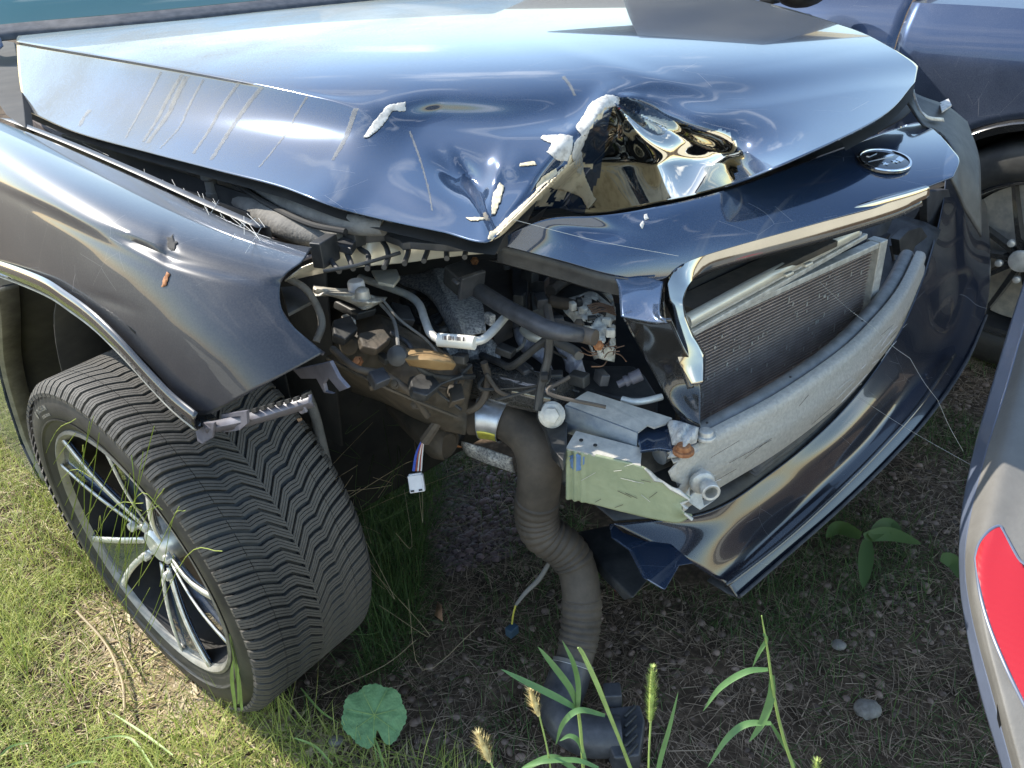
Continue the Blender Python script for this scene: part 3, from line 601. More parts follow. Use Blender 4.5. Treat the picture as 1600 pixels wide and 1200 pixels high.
# bumper beam: long bowed aluminium box with a round torn end
bt = [(1052,716,.553),(1120,677,.556),(1225,620,.558),(1322,552,.560),(1375,500,.562),(1412,453,.564),(1440,396,.565)]
P = cr(pts('Z', bt), 8)
wid = np.interp(np.linspace(0, 1, len(P)), [0, .15, .5, .8, 1], [.105, .105, .10, .09, .075])
T = np.gradient(P, axis=0); T /= np.linalg.norm(T, axis=1)[:, None]; Nf = np.cross(T, [0, 0, 1.]); Nf *= np.sign((Nf @ FWD))[:, None]; Nf /= np.linalg.norm(Nf, axis=1)[:, None]
prof = [(-.012,.003),(-.010,.005),(-.002,.005),(.004,.003),(.0075,-.003),(.010,-.10),(.009,-.30),(.0125,-.40),(.013,-.60),(.010,-.70),(.009,-.92),(.006,-.985),(0,-1.0),(-.035,-1.0)]
rows = [P+Nf*a+np.array([0, 0, 1.])*( (wid*b if b < 0 else np.full(len(P), b))[:, None]) for a, b in prof]
for i_, r_ in enumerate(rows):
    for j_ in range(4): r_[j_] += T[0]*(1-j_/4)*(.016*noise.noise(Vector((i_*.9, 0, 7)))+.010*sin(i_*2.1)-.006*(4 < i_ < 9))
BVm = np.vstack(rows)
beam = obj('bumper_beam', BVm, quads(len(rows), len(P)), M['beam'], wreck, solid=.003)
tube('beam_rear_tube', [P[i]-Nf[i]*.028+np.array([0,0,-.010]) for i in range(0, len(P), 6)], [.015,.016,.016,.016,.015], mat('dull_grey_tube', (.22, .22, .215), .55, .3, var=.25, scale=40), wreck, 14)
for k in range(26):
    i = 3+rng.integers(0, len(P)-12); hh = .01+rng.random()*.075; s0 = P[i]+Nf[i]*.0155-UP*hh; s1 = P[i+1+int(rng.integers(0, 5))]+Nf[i]*.0155-UP*(hh+rng.normal()*.006)
    tube('scratch', [s0, (s0+s1)/2, s1], .0004, M[('brown', 'white', 'silver')[k % 3]], beam, 4)
for i in (8, 18, 30): cyl('rivet_hole', P[i]-Nf[i]*.02+np.array([0, 0, .0085]), [0, 0, 1], [(0,.0022),(.0012,.002)], M['void'], beam, 12)
for q, zz, m in (((1103,680), .568, M['silver']), ((1068,703), .566, M['rust'])):
    b1 = cyl('beam_bolt', at(*q, 'Z', zz), (0, 0, 1), [(-.004,.0155),(0,.0155),(.0012,.0145),(.0015,.011),(.008,.010),(.0085,.009)], m, beam, 20)
b1 = cyl('tow_eye_socket', at(1108,764,'D',np.dot(P[3]-CAM,_f)-.012), AX @ np.array((.75,-.6,.05)), [(-.08,.010),(-.004,.0105),(-.002,.0135),(.010,.0135),(.011,.0122),(.010,.0092),(-.01,.0092),(-.011,.001)], M['silver'], wreck, 28)
b1 = cyl('tow_eye_collar', at(1100,758,'D',np.dot(P[3]-CAM,_f)-.004), AX @ np.array((.75,-.6,.05)), [(-.010,.019),(-.004,.018),(-.001,.014)], M['silver'], wreck, 28)
plate('torn_end_plate', pts('Z', [(1044,706),(1060,690),(1085,690),(1098,676),(1110,668),(1130,655),(1112,690),(1080,712),(1052,722)], .552), (0,0,-.004), M['beam'], wreck)
plate('torn_metal_shard', pts('D', [(1050,742),(1080,750),(1078,775),(1094,760),(1100,790),(1120,780),(1094,798),(1068,780)], np.dot(P[2]-CAM,_f)+.02), (-.01,.01,0), M['silver'], wreck)
# crash box: two riveted channel halves
zt = .56
def channel(name, top, side, zt_, drop, m_top, m_side, lab=None):
    a = pts('Z', top, zt_); n = len(a)
    V = list(a); F = [tuple(range(n))]
    o = obj(name, V, F, m_top, wreck, smooth=False, solid=.003, fix=False, label=lab)
    return o
up_top = [(884,632,.585),(918,611,.585),(1050,653,.575),(1040,662,.574),(1022,668,.573),(1012,664,.573),(997,675,.572)]
P1 = pts('Z', up_top); 
o = obj('crash_box_upper', P1, [tuple(range(7))[::-1]], M['galv'], wreck, smooth=False, fix=False, solid=.003)
e0, e1_ = P1[0], P1[6]; dd = e1_-e0
V = [e0, e1_, e1_+UP*-.05+dd*.01, e0+UP*-.055]; V = [e0+dd*t+UP*-h*(1) for h in (0, .008, .05) for t in np.linspace(0, 1, 8)]
obj('crash_box_web', V, quads(3, 8), mat('blue_grey_zinc', (.24, .29, .36), .4, .7, col2=(.42, .47, .52), scale=30, bump=.2), wreck, smooth=False, solid=.003)
lt_ = [(884,700,.553),(900,673,.553),(1003,700,.548),(1001,728,.547)]
P2 = pts('Z', lt_); low = obj('crash_box_top', P2, [(0, 1, 2, 3)], M['galv'], wreck, smooth=False, solid=.003)
for q in ((908,688), (930,696)): cyl('rivet_hole', at(*q, 'Z', .5545), [0, 0, 1], [(0,.0032),(.0015,.003)], M['void'], low, 14)
# sage green side plate: wavy, torn at its front end
LGt = [(884,700),(900,704),(918,708),(935,711),(960,716),(985,722),(1008,731)]; 
LGr = [[(884,702,.0),(905,706,0),(930,711,0),(960,718,0),(985,724,0),(1010,733,0),(1030,750,0),(1060,768,0),(1078,780,0)],
       [(884,730,.0),(905,734,0),(930,739,0),(960,745,0),(985,751,0),(1010,758,0),(1030,768,0),(1055,780,0),(1066,788,0)],
       [(884,757,.0),(905,761,0),(930,767,0),(960,774,0),(985,780,0),(1010,786,0),(1030,791,0),(1050,795,0),(1068,798,0)],
       [(884,780,.0),(905,784,0),(930,789,0),(960,797,0),(985,803,0),(1010,809,0),(1040,815,0),(1062,818,0),(1080,812,0)]]
# the plate stands in the vertical plane through the top flange's outer edge
p0, p1 = P2[0], P2[3]; hn = np.cross(p1-p0, [0, 0, 1.]); hn /= np.linalg.norm(hn)
def atplane(x, y, p, n): 
    rr = ray(x, y); return CAM+rr*np.dot(p-CAM, n)/np.dot(rr, n)
D = dense(LGr, 10, 10); nrr, ncc = D.shape[:2]; V = []
for row in D:
    for q in row:
        off = .0022*sin((q[0]-884)*.55)*math.exp(-((q[0]-897)/16)**2)+.010*max(0, (q[0]-1040)/40)**2*(1 if q[1] > 785 else .3)*sin(q[1]*.16)
        V.append(atplane(q[0], q[1], p0, hn)+hn*off)
green = obj('crash_box_side', V, quads(nrr, ncc), M['green'], wreck, solid=.003)
V2 = np.array(V); Dg = np.dstack([D[:, :, 0], D[:, :, 1], D[:, :, 0]])
flake('ink_mark', [[(890,712),(902,710),(914,714),(912,728),(903,737),(891,733)]], V2, quads(nrr, ncc), Dg, M['ink'], green, off=.0004, rag=3)
plate('torn_bumper_piece', pts('Z', [(995,675),(1015,662),(1040,660),(1062,655),(1095,665),(1094,690),(1060,705),(1030,700),(1002,704)], .560), (-.002,0,-.006), M['paint'], wreck)
sheet('torn_bumper_curl', [[(1040,655,.575),(1062,658,.58),(1092,668,.578)],[(1045,672,.57),(1065,678,.582),(1090,684,.575)],[(1050,695,.562),(1068,698,.572),(1088,692,.565)]], 'Z', M['primer_white'], wreck, 6, 6, dz=lambda u,v: .004*sin(u*.3+v*.2))
# ---- lower bumper
def lowz(x): return 0
LB = [
 [(1152,934,'Z',.215),(1230,866,'Z',.215),(1310,795,'Z',.22),(1385,722,'Z',.225),(1450,650,'Z',.235),(1505,570,'Z',.25),(1540,490,'Z',.29),(1548,400,'Z',.37),(1540,310,'Z',.46),(1532,240,'Z',.53)],
 [(1138,915,'Z',.235),(1222,845,'Z',.235),(1300,775,'Z',.24),(1372,704,'Z',.245),(1436,632,'Z',.255),(1490,555,'Z',.27),(1524,480,'Z',.31),(1532,395,'Z',.39),(1526,315,'Z',.48),(1522,245,'Z',.55)],
 [(1120,905,'Z',.25),(1205,830,'Z',.25),(1280,762,'Z',.255),(1350,693,'Z',.26),(1412,620,'Z',.27),(1466,545,'Z',.29),(1500,470,'Z',.33),(1510,390,'Z',.42),(1508,315,'Z',.51),(1506,250,'Z',.58)],
 [(1060,868,'Z',.31),(1165,812,'Z',.30),(1250,742,'Z',.30),(1325,675,'Z',.305),(1388,600,'Z',.315),(1440,520,'Z',.34),(1474,440,'Z',.39),(1488,370,'Z',.46),(1492,310,'Z',.53),(1492,255,'Z',.60)],
 [(958,818,'Z',.375),(1100,802,'Z',.345),(1200,742,'Z',.335),(1290,668,'Z',.335),(1355,595,'Z',.345),(1405,520,'Z',.37),(1440,440,'Z',.42),(1462,370,'Z',.49),(1475,310,'Z',.55),(1480,260,'Z',.61)]]
def gsheet(name, G, mat, parent, nu, nv, fn=None, keep=None, label=None, solid=.003):
    Gd = [[(q[0], q[1], q[3]) for q in row] for row in G]; D = dense(Gd, nu, nv)
    V = np.array([at(q[0], q[1], G[0][0][2], q[2]+(fn(q[0], q[1]) if fn else 0)) for row in D for q in row]); F = quads(*D.shape[:2])
    if keep: 
        Dq = D.reshape(-1, 3); F = [f for f in F if keep(*(np.mean([Dq[i][:2] for i in f], 0)))]
    s = sum(np.dot(np.cross(V[f[1]]-V[f[0]], V[f[2]]-V[f[0]]), CAM-V[f[0]]) for f in F[::17])
    if s < 0: F = [f[::-1] for f in F]
    return obj(name, V, F, mat, parent, solid=solid, fix=False, label=label), V, F, D
lb, LV, LF, LD = gsheet('lower_bumper', LB, paint('lower_bumper_paint', (.004, .008, .020), .06, met=.1, cior=1.42), wreck, 12, 16, fn=lambda u, v: .001*sin(u*.02), keep=lambda u, v: not inpoly(u, v, [(1010,870),(1060,890),(1080,896),(1100,900),(1130,930),(1160,945),(1100,960),(1000,900)]))
strip('bumper_lip', pts('Z', [(1152,934,.213),(1230,866,.213),(1310,795,.218),(1385,722,.223),(1450,650,.233),(1505,570,.248),(1538,495,.28)]), [(.004,0,.010),(.008,0,.006),(.004,0,0),(-.02,0,-.004),(-.06,0,.0)], M['blackgrey'], lb, solid=.003)
strip('bumper_lip', pts('Z', [(1130,913,.250),(1222,842,.248),(1300,772,.251),(1372,701,.256),(1436,629,.266),(1488,553,.28)]), [(.006,0,.006),(.009,0,.0),(.004,0,-.005)], M['gloss'], lb, solid=.003)
plate('broken_bumper_tip', pts('Z', [(958,818),(975,832),(1010,845),(1050,850),(1085,880),(1062,884),(1040,922),(1012,905),(990,862),(962,842)], .34), (-.01,.0,-.004), M['paint'], wreck)
plate('broken_grille_end', pts('Z', [(905,830),(955,820),(1000,868),(1015,905),(990,935),(955,900),(930,870)], .20), (-.02,.0,-.02), M['black'], wreck, bevel=.004)
# inner black structure between the beam and the lower bumper (lower grille)
strip('lower_grille_shelf', pts('Z', [(960,815,.37),(1100,800,.34),(1200,740,.33),(1290,666,.33),(1355,593,.34),(1405,518,.365),(1440,438,.415),(1470,360,.50)]), [(.0,0,.0),(-.04,0,.012),(-.12,0,.02),(-.16,0,.12)], M['black'], wreck, solid=.003)
for k in range(3):
    strip('lower_grille_bar', pts('Z', [(1180,745-k*6,.35+k*.02),(1270,675-k*6,.352+k*.02),(1345,600-k*6,.36+k*.02),(1398,520-k*6,.385+k*.02)]), [(.0,0,.0),(-.02,0,.006),(-.05,0,.004)], M['blackgrey'], wreck, solid=.002)
# bright torn edge, scratches and dirt on the sage green plate
edge = [(1008,731),(1016,738),(1024,748),(1036,752),(1048,762),(1060,767),(1078,780),(1066,786),(1072,792),(1067,799),(1082,811)]
EP = [atplane(x, y, p0, hn)+hn*.0015 for x, y in edge]
rr_ = np.array([.0016+.0012*(i % 3) for i in range(len(EP))]); Vt, Ft = tube_geo(EP, rr_, 6); obj('torn_edge', Vt, Ft, M['galv'], green)
for k in range(12):
    x = 905+rng.random()*130; y = 722+rng.random()*70; l = 6+rng.random()*22; an = rng.normal()*.5+.25
    q0, q1 = atplane(x, y, p0, hn)+hn*.0024, atplane(x+l*cos(an), y+l*sin(an), p0, hn)+hn*.0024
    if y+l*sin(an) < 795 and x+l*cos(an) < 1040: tube('scratch', [q0, (q0+q1)/2, q1], .0004, M[('galv', 'brown')[k % 2]], green, 5)
# ================================================================ front wheel (part of the wrecked car)
DE, CB = R_(6.09), R_(1.79)
nl = AX @ (np.array([-sin(DE), cos(DE), 0])*cos(CB)+np.array([0, 0, 1])*sin(CB))      # axle, pointing inboard
wu = np.array([0, 0, 1.])-nl*nl[2]; wu /= np.linalg.norm(wu); wf = np.cross(nl, wu); wf *= -1 if np.dot(wf, FWD) < 0 else 1
HUB = car((0, 0, .324))
def wp(s, r, th): return HUB+nl*s+r*(cos(th)*wf+sin(th)*wu)
def wlathe(prof, seg=96, t0=0, t1=2*pi):
    V = [wp(s, r, 2*pi*k/seg) for s, r in prof for k in range(seg)]; return V, quads(len(prof), seg, True)
wheel = bpy.data.objects.new('wheel', None); C.objects.link(wheel); wheel.parent = wreck; wheel.location = HUB-ORG['wrecked_car']; ORG['wheel'] = HUB; wheel.empty_display_size = .1
prof = [(.012,.238),(.006,.244),(.002,.252),(-.006,.275),(-.006,.295),(.000,.312),(.010,.3235),(.022,.3262),(.06,.3265),(.1175,.327),(.175,.3265),(.213,.3262),(.225,.3235),(.235,.312),(.240,.29),(.238,.262),(.225,.24)]
V, F = wlathe(prof, 120); tyre = obj('tyre', V, F, M['sidewall'], wheel, origin=HUB)
V, F = wlathe([(-.0005,.262),(-.004,.2685),(-.0068,.270),(-.0072,.2715),(-.0068,.273)], 120); obj('sidewall_rib', V, F, M['sidewall'], wheel, origin=HUB)
# tread blocks : chevrons pointing down at the front; each is a bar pair with a sipe
NP = 92; R0, R1 = .3255, .3352
def block(side, half):
    """half=0 near the shoulder, 1 near the centre line"""
    parts = []
    S = np.linspace(0, 1, 10)
    def off(t): return .006+.050*t**1.55+ (.006*sin(t*14) if t > .45 else 0)
    t0, t1 = ((-.045, .365) if half == 0 else (.373, 1.01))
    tt = np.linspace(t0, t1, 7); pitch = 2*pi*.335/NP
    w = pitch*.76
    for b in range(3):
        y0 = -w/2+b*w/3+.0006; y1 = -w/2+(b+1)*w/3-.0006
        V, F = [], []
        for t in tt:
            s = .1175*max(t, -.2) if side == 0 else .235-.1175*t
            rr = R1-(.0 if t > .12 else (.12-t)**1.6*.28)
            sl = 1.0
            for r_, in_ in ((R0-.001-(0 if t > 0 else .012), -.0006), (rr, 0), (rr, 1), (R0-.001-(0 if t > 0 else .012), 1.0006)):
                a = y0+(y1-y0)*in_ - off(max(t, 0))
                V.append((s, r_, a/.335))
        n = len(tt)
        for i in range(n-1):
            for j in range(3): F.append((i*4+j, i*4+j+1, (i+1)*4+j+1, (i+1)*4+j))
        F += [(0, 1, 2, 3), ((n-1)*4, (n-1)*4+3, (n-1)*4+2, (n-1)*4+1)]
        parts.append((V, F))
    return join(parts)
# shared meshes, each block is an object rotated about the axle
Mw = np.array([nl, wf, wu]).T
cnt = 0
for side in (0, 1):
    for half in (0, 1):
        V, F = block(side, half); V = np.array([nl*s+wf*(r*cos(a))+wu*(r*sin(a)) for s, r, a in V])
        me = mesh_of(V, F, False); bm = bmesh.new(); bm.from_mesh(me); bmesh.ops.recalc_face_normals(bm, faces=bm.faces); bm.to_mesh(me); bm.free(); me.materials.append(M['tyre'])
        hidden = []
        for k in range(NP):
            th = 2*pi*(k+(.5 if side else 0))/NP
            mid = R_(0); deg = (math.degrees(th)) % 360
            if 205 < deg < 300: hidden.append(th); continue
            o = bpy.data.objects.new('tread_block', me); C.objects.link(o); o.parent = wheel
            o.rotation_mode = 'QUATERNION'; o.rotation_quaternion = Quaternion(Vector(np.cross(wf, wu)), th); cnt += 1
# sidewall lettering
def text_mesh(txt, size, ext=.0003):
    cu = bpy.data.curves.new('t', 'FONT'); cu.body = txt; cu.size = size; cu.extrude = ext; cu.align_x = 'CENTER'; cu.resolution_u = 2
    o = bpy.data.objects.new('t', cu); C.objects.link(o); dg = bpy.context.evaluated_depsgraph_get(); me = o.evaluated_get(dg).to_mesh()
    V = [tuple(v.co) for v in me.vertices]; F = [tuple(p.vertices) for p in me.polygons]; o.evaluated_get(dg).to_mesh_clear()
    bpy.data.objects.remove(o); bpy.data.curves.remove(cu); return V, F
for txt, r_, sz, a0 in (('MICHELIN', .2905, .013, 118), ('CROSSCLIMATE', .2795, .007, 117)):
    V, F = text_mesh(txt, sz)
    def lay(x, y, z):
        th = R_(a0)+x/r_
        return wp(-.0064-.0004-z*1.0, r_+y, th)
    # readable from outside: x runs clockwise seen from the car's right
    V = [lay(-x if np.dot(np.cross(wf, wu), nl) < 0 and False else -x, y, z) for x, y, z in V]
    obj('sidewall_letters', V, F, M['rim_dust'], wheel, smooth=False)
# figure emblem on the sidewall: plain oval
V = [wp(-.0068, .293+.007*sin(a), R_(126.5)+.0045*cos(a)/.29) for a in np.linspace(0, 2*pi, 17)[:-1]]; obj('sidewall_emblem', V, [tuple(range(16))], M['rim_dust'], wheel, smooth=False, solid=.0004)
# rim
V, F = wlathe([(.012,.2325),(.004,.236),(.000,.241),(.002,.2465),(.010,.2475)], 96); obj('rim_lip', V, F, M['rim_dust'], wheel, origin=HUB)
V, F = wlathe([(.012,.2335),(.03,.228),(.06,.222),(.14,.218),(.2,.222)], 96); obj('rim_barrel', V, F, M['void'], wheel, origin=HUB, fix=False)
V, F = wlathe([(.10,.222),(.1,.16),(.095,.155),(.095,.09),(.1,.05)], 64); obj('brake_disc', V, F, mat('brake_disc_steel', (.12,.10,.09), .5, .6, col2=(.22,.15,.10), scale=12), wheel, origin=HUB)
V, F = wlathe([(.030,.001),(.029,.028),(.034,.034),(.05,.040),(.09,.045)], 40); obj('hub_cap', V, F, M['rim_bright'], wheel, origin=HUB)
def spoke_geo(th, w0, w1, r0, r1, twist, s0, s1, h=.012, n=9):
    V = []; F = []
    for i in range(n):
        t = i/(n-1); r = r0+(r1-r0)*t; a = th+twist*t; w = w0+(w1-w0)*t; s = s0+(s1-s0)*t-.006*sin(pi*t)
        da = w/2/r
        for (x, ds) in ((-1, h), (-1, 0), (-.55, -.0022), (.55, -.0022), (1, 0), (1, h)):
            V.append(wp(s+ds, r, a+x*da))
    for i in range(n-1):
        for j in range(5): F.append((i*6+j, i*6+j+1, (i+1)*6+j+1, (i+1)*6+j))
    return V, F
NS = 5; ph = R_(62)
def rail_geo(th, r0, r1, tw, wfn_, side, s0, s1, width=.0045):
    V = []
    for i in range(14):
        t = i/13; r = r0+(r1-r0)*t; a = th+tw*t+side*wfn_(t)/2/r; s = s0+(s1-s0)*t-.006*sin(pi*t)-.003
        for x in (-1, 1): V.append(wp(s+(.0012 if x == side else 0), r, a+x*width/2/r))
    return V, quads(14, 2)
for k in range(NS):
    a = ph+2*pi*k/NS; tw = .10
    wf_ = lambda t: .026+.085*t**1.2
    V = []; n = 14
    for i in range(n):
        t = i/(n-1); r = .05+.185*t; w = wf_(t)
        for x in np.linspace(-1, 1, 7): V.append(wp(.036+(.010-.036)*t-.006*sin(pi*t)+.010*(1-x*x)*sin(pi*min(1, t*.9+.1)), r, a+tw*t+x*w/2/r))
    wing = obj('spoke_blade', V, quads(n, 7), M['paint'], wheel, solid=.004)
    for e in (-1, 1): V, F = rail_geo(a, .045, .238, tw, wf_, e, .034, .006, .0115); obj('machined_edge', V, F, M['rim_bright'], wheel, solid=.003)
for k in range(5):
    a = ph+.3+2*pi*k/5; c = wp(.030, .056, a); cyl('lug_bolt', c, -nl, [(0,.009),(.010,.0085),(.011,.007)], M['rim_bright'], wheel, 12)
# valve stem etc. omitted; tie rod and strut behind the wheel
tube('strut_rod', pts('Y', [(478,612,.30),(492,650,.30),(508,715,.30),(520,760,.30)]), .009, M['foam'], wreck, 12)

# ================================================================ engine bay contents
def P_(ax, lst, v): return pts(ax, lst, v)
# dark inner body behind everything
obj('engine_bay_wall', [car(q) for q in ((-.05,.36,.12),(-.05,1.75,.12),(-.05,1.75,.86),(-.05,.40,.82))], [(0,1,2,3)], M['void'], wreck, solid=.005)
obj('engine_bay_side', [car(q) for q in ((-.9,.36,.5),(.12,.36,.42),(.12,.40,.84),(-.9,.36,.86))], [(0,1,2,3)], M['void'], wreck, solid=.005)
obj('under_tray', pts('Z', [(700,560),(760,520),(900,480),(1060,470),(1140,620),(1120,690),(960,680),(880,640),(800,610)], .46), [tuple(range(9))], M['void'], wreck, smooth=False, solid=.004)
plate('side_liner', P_('Z', [(45,185),(110,225),(170,262),(250,300),(330,335),(420,372),(520,372),(560,350),(400,290),(250,245),(120,208)], .80), (0,0,-.02), mat('brown_web_covered_liner', (.05,.04,.038), .9, col2=(.13,.10,.095), scale=30, bump=.6), wreck)
# grey rubber weather seals sweeping under the bonnet
tube('weather_seal', P_('Z', [(352,268),(400,292),(450,318),(505,338),(560,352),(600,356)], .845), [.010,.013,.015,.017,.016,.012], M['foam'], wreck, 14)
tube('weather_seal', P_('Z', [(345,285),(372,308),(410,335),(452,356),(500,370),(530,375)], .82), [.012,.02,.022,.022,.018,.012], M['foam'], wreck, 14)
tube('seal_groove', P_('Z', [(362,282),(400,308),(445,333),(490,352),(540,362)], .845), .005, M['void'], wreck, 8)
cyl('washer_cap', at(333,300,'Z',.83), UP, [(-.03,.014),(0,.014),(.002,.012),(.022,.011),(.026,.016),(.045,.016)], M['foam'], wreck, 20)
plate('wing_bracket', P_('Z', [(60,222),(82,208),(118,235),(148,250),(150,262),(118,262),(80,240)], .86), (0,0,-.01), M['silver'], wreck)
plate('wing_rail', P_('Z', [(150,262),(165,258),(262,302),(268,310),(240,312),(185,285)], .86), (0,0,-.01), M['clip'], wreck)
# silver headlamp support with black ribs
SGp = [[(470,420,.79),(520,398,.80),(575,374,.81),(640,372,.81),(700,377,.81),(770,378,.81),(808,392,.80)],
       [(455,432,.775),(520,412,.785),(575,396,.79),(640,393,.79),(700,390,.79),(770,389,.79),(806,395,.79)],
       [(445,440,.76),(520,424,.765),(575,416,.77),(640,410,.77),(700,402,.775),(770,396,.78),(803,399,.78)]]
sup, SV, SF, SDn = sheet('headlamp_support', SGp, 'Z', M['slam'], wreck, 8, 8, dz=lambda u, v: .006*sin(u*.09)*(1 if u < 640 else .2), solid=.002)
for q in (((500,378),(512,400),(530,424)), ((525,372),(540,392),(552,420)), ((552,368),(562,388),(575,398),(574,420)), ((585,366),(600,380),(607,400),(600,418)), ((632,380),(638,392),(632,412)), ((672,378),(668,392),(662,408)), ((700,378),(698,392),(698,404)), ((730,376),(728,390),(726,402))):
    tube('support_rib', P_('Z', q, .806), .0042, M['black'], sup, 8)
tube('support_crossbar', P_('Z', [(505,424),(560,414),(625,395)], .812), .003, M['black'], sup, 8)
plate('lamp_carrier', P_('Z', [(494,385),(540,368),(570,352),(600,352),(640,358),(700,366),(765,380),(700,382),(640,378),(628,380),(622,374),(600,366),(560,370),(548,388),(520,380),(508,392)], .822), (0,.0,-.012), M['blackgrey'], wreck)
box('carrier_hook', at(548,366,'Z',.825), axes_from(FWD), (.05,.02,.03), M['black'], wreck)
box('carrier_hook', at(508,392,'Z',.82), axes_from(FWD+LEFT*.4), (.02,.045,.04), M['black'], wreck)
tube('lamp_rim_wire', [at(500,395,'Z',.79), at(460,412,'Z',.78), at(436,440,'Z',.765), at(430,462,'Z',.75), at(442,492,'Z',.72), at(470,528,'Z',.69), at(506,553,'Z',.66)], .0035, M['clip'], wreck, 10)
tube('lamp_inner_strip', [at(452,436,'Z',.765), at(478,452,'Z',.75), at(497,482,'Z',.72), at(503,508,'Z',.70), at(494,534,'Z',.68)], .006, M['foam'], wreck, 10)
plate('lamp_inner_plate', P_('Z', [(438,448),(480,445),(488,470),(450,490)], .715), (-.0,.0,-.006), M['vgrey'], wreck)
# cast bracket
sheet('control_arm_bracket', [[(490,445,.74),(520,450,.735),(555,452,.73),(585,462,.725),(605,464,.72)],[(489,455,.735),(520,460,.74),(555,466,.735),(580,475,.73),(600,470,.72)],[(492,462,.73),(520,464,.725),(548,474,.72),(570,484,.715),(590,476,.71)]], 'Z', M['galv'], wreck, 6, 6, dz=lambda u, v: .005*sin(v*.5+u*.03))
cyl('bracket_bushing', at(566,457,'Z',.742), UP, [(-.01,.012),(.004,.011),(.008,.006)], M['silver'], wreck, 18)
cyl('white_cap', at(556,442,'Z',.745), UP, [(-.03,.014),(0,.014),(.004,.012),(.004,.006)], M['white'], wreck, 20)
plate('beige_tab', P_('Z', [(580,422),(620,420),(625,432),(615,445),(590,440)], .745), (0,0,-.006), M['slam'], wreck)
# aluminium pipe and its label
tube('coolant_pipe', P_('Z', [(562,434),(600,447),(637,461),(655,476),(664,500),(673,521),(690,533)], .70), .0066, M['pipe'], wreck, 16)
tube('coolant_pipe', P_('Z', [(738,534),(755,530),(772,515),(792,492)], .70), .0066, M['pipe'], wreck, 16)
lp = P_('Z', [(685,531),(712,533),(742,536)], .702)
tube('pipe_label', lp, .0105, M['paper'], wreck, 14)
for k in range(16):
    x = 692+k*2.3; q = at(x, 527.5+k*.18, 'Z', .713); 
    if k % 5 != 3: box('barcode_bar', q, np.array([_r, _u, -_f]), (.0009+.0006*(k % 3), .006, .0012), M['print'], wreck, bevel=0)
# speckled casting
sheet('engine_mount_casting', [[(618,432,.66),(650,428,.665),(695,420,.67),(742,460,.66),(752,468,.66)],[(628,445,.655),(668,450,.668),(705,460,.672),(738,480,.665),(757,490,.66)],[(668,462,.65),(685,480,.66),(712,495,.668),(735,505,.66),(759,515,.65)],[(700,505,.64),(705,522,.64),(722,525,.65),(742,522,.65),(760,520,.64)]], 'Z', M['cast'], wreck, 8, 8, dz=lambda u, v: .008*math.exp(-((u-700-(v-470)*.5)/5)**2))
sheet('gearbox_casting', [[(690,545,.60),(730,535,.61),(770,530,.61)],[(700,560,.585),(740,552,.60),(780,545,.60)],[(705,572,.57),(745,568,.58),(782,566,.585)]], 'Z', M['cast'], wreck, 6, 6, dz=lambda u, v: .006*sin(u*.2))
# dark round openings of the engine behind the casting
for q, r_ in (((650,470), .022), ((668,490), .026), ((690,505), .018)):
    tube('rubber_boot', [at(q[0]+r_*900*cos(a), q[1]+r_*600*sin(a), 'Z', .64) for a in np.linspace(0, 2*pi, 13)[:-1]]+[at(q[0]+r_*900, q[1], 'Z', .64)], .007, M['black'], wreck, 8)
# brown backing plates
plate('battery_tray', P_('Z', [(735,405),(798,400),(805,420),(802,470),(800,495),(770,510),(752,480),(735,455)], .62), (0,0,-.04), mat('grey_brown_plate', (.09,.08,.072), .7, col2=(.15,.13,.115), scale=12), wreck)
plate('fuse_carrier', P_('Z', [(800,405),(850,408),(858,430),(850,440),(825,438),(822,482),(800,490)], .64), (0,0,-.03), M['blackgrey'], wreck)
plate('fuse_carrier_pocket', P_('Z', [(828,455),(850,460),(858,480),(832,485)], .62), (0,0,-.03), M['vgrey'], wreck)
# connector block and thick black pipe
bx = axes_from(at(745,455,'Z',.72)-at(705,420,'Z',.74))
box('connector_block', at(720,434,'Z',.735), bx, (.042,.042,.036), M['black'], wreck, bevel=.004)
box('connector_latch', at(712,440,'Z',.757), bx, (.014,.006,.004), M['blackgrey'], wreck, bevel=.001)
box('connector_collar', at(737,445,'Z',.735), bx, (.008,.048,.042), M['blackgrey'], wreck, bevel=.002)
tube('black_coolant_hose', P_('Z', [(738,447),(765,465),(795,483),(830,502),(856,515),(890,522)], .72)+[at(925,525,'Z',.70)], [.0135,.0135,.0135,.014,.014,.011,.010], M['blackgrey'], wreck, 18)
tube('alternator_cable', P_('Z', [(868,510),(900,520),(930,528)], .71), .012, M['rubber'], wreck, 12)
# generator casting
Gp = [[(878,468,.64),(900,462,.65),(925,455,.655),(945,468,.65),(962,480,.64)],[(880,485,.645),(902,480,.665),(925,478,.67),(945,490,.665),(962,502,.65)],[(898,505,.645),(912,505,.665),(932,508,.675),(950,512,.665),(962,520,.645)],[(915,530,.635),(925,530,.655),(938,535,.66),(952,538,.655),(962,545,.635)],[(928,562,.60),(935,560,.62),(942,562,.62),(952,564,.615),(960,566,.60)]]
sheet('generator_casting', Gp, 'Z', M['cast_white'], wreck, 8, 8, dz=lambda u, v: .006*sin(u*.22+v*.05)*sin(v*.25), keep=lambda u, v: noise.noise(Vector((u*.09, v*.09, 5))) > -.28)
for k, q in enumerate(((905,472),(895,478),(912,486),(940,487),(948,503),(954,520),(925,500))):
    box('generator_lug', at(*q, 'Z', .672), axes_from(FWD+LEFT*(k*.3-.8)), (.014,.010,.014), M['cast_white'] if k % 3 else M['black'], wreck)
for k in range(5): tube('copper_winding', P_('Z', [(918+k*2,478+k*3),(935+k*2,474+k*3),(958+k,480+k*3)], .678), .0016, mat('copper_wire', (.22,.13,.08), .5, .5) if k == 0 else bpy.data.materials['copper_wire'], wreck, 6)
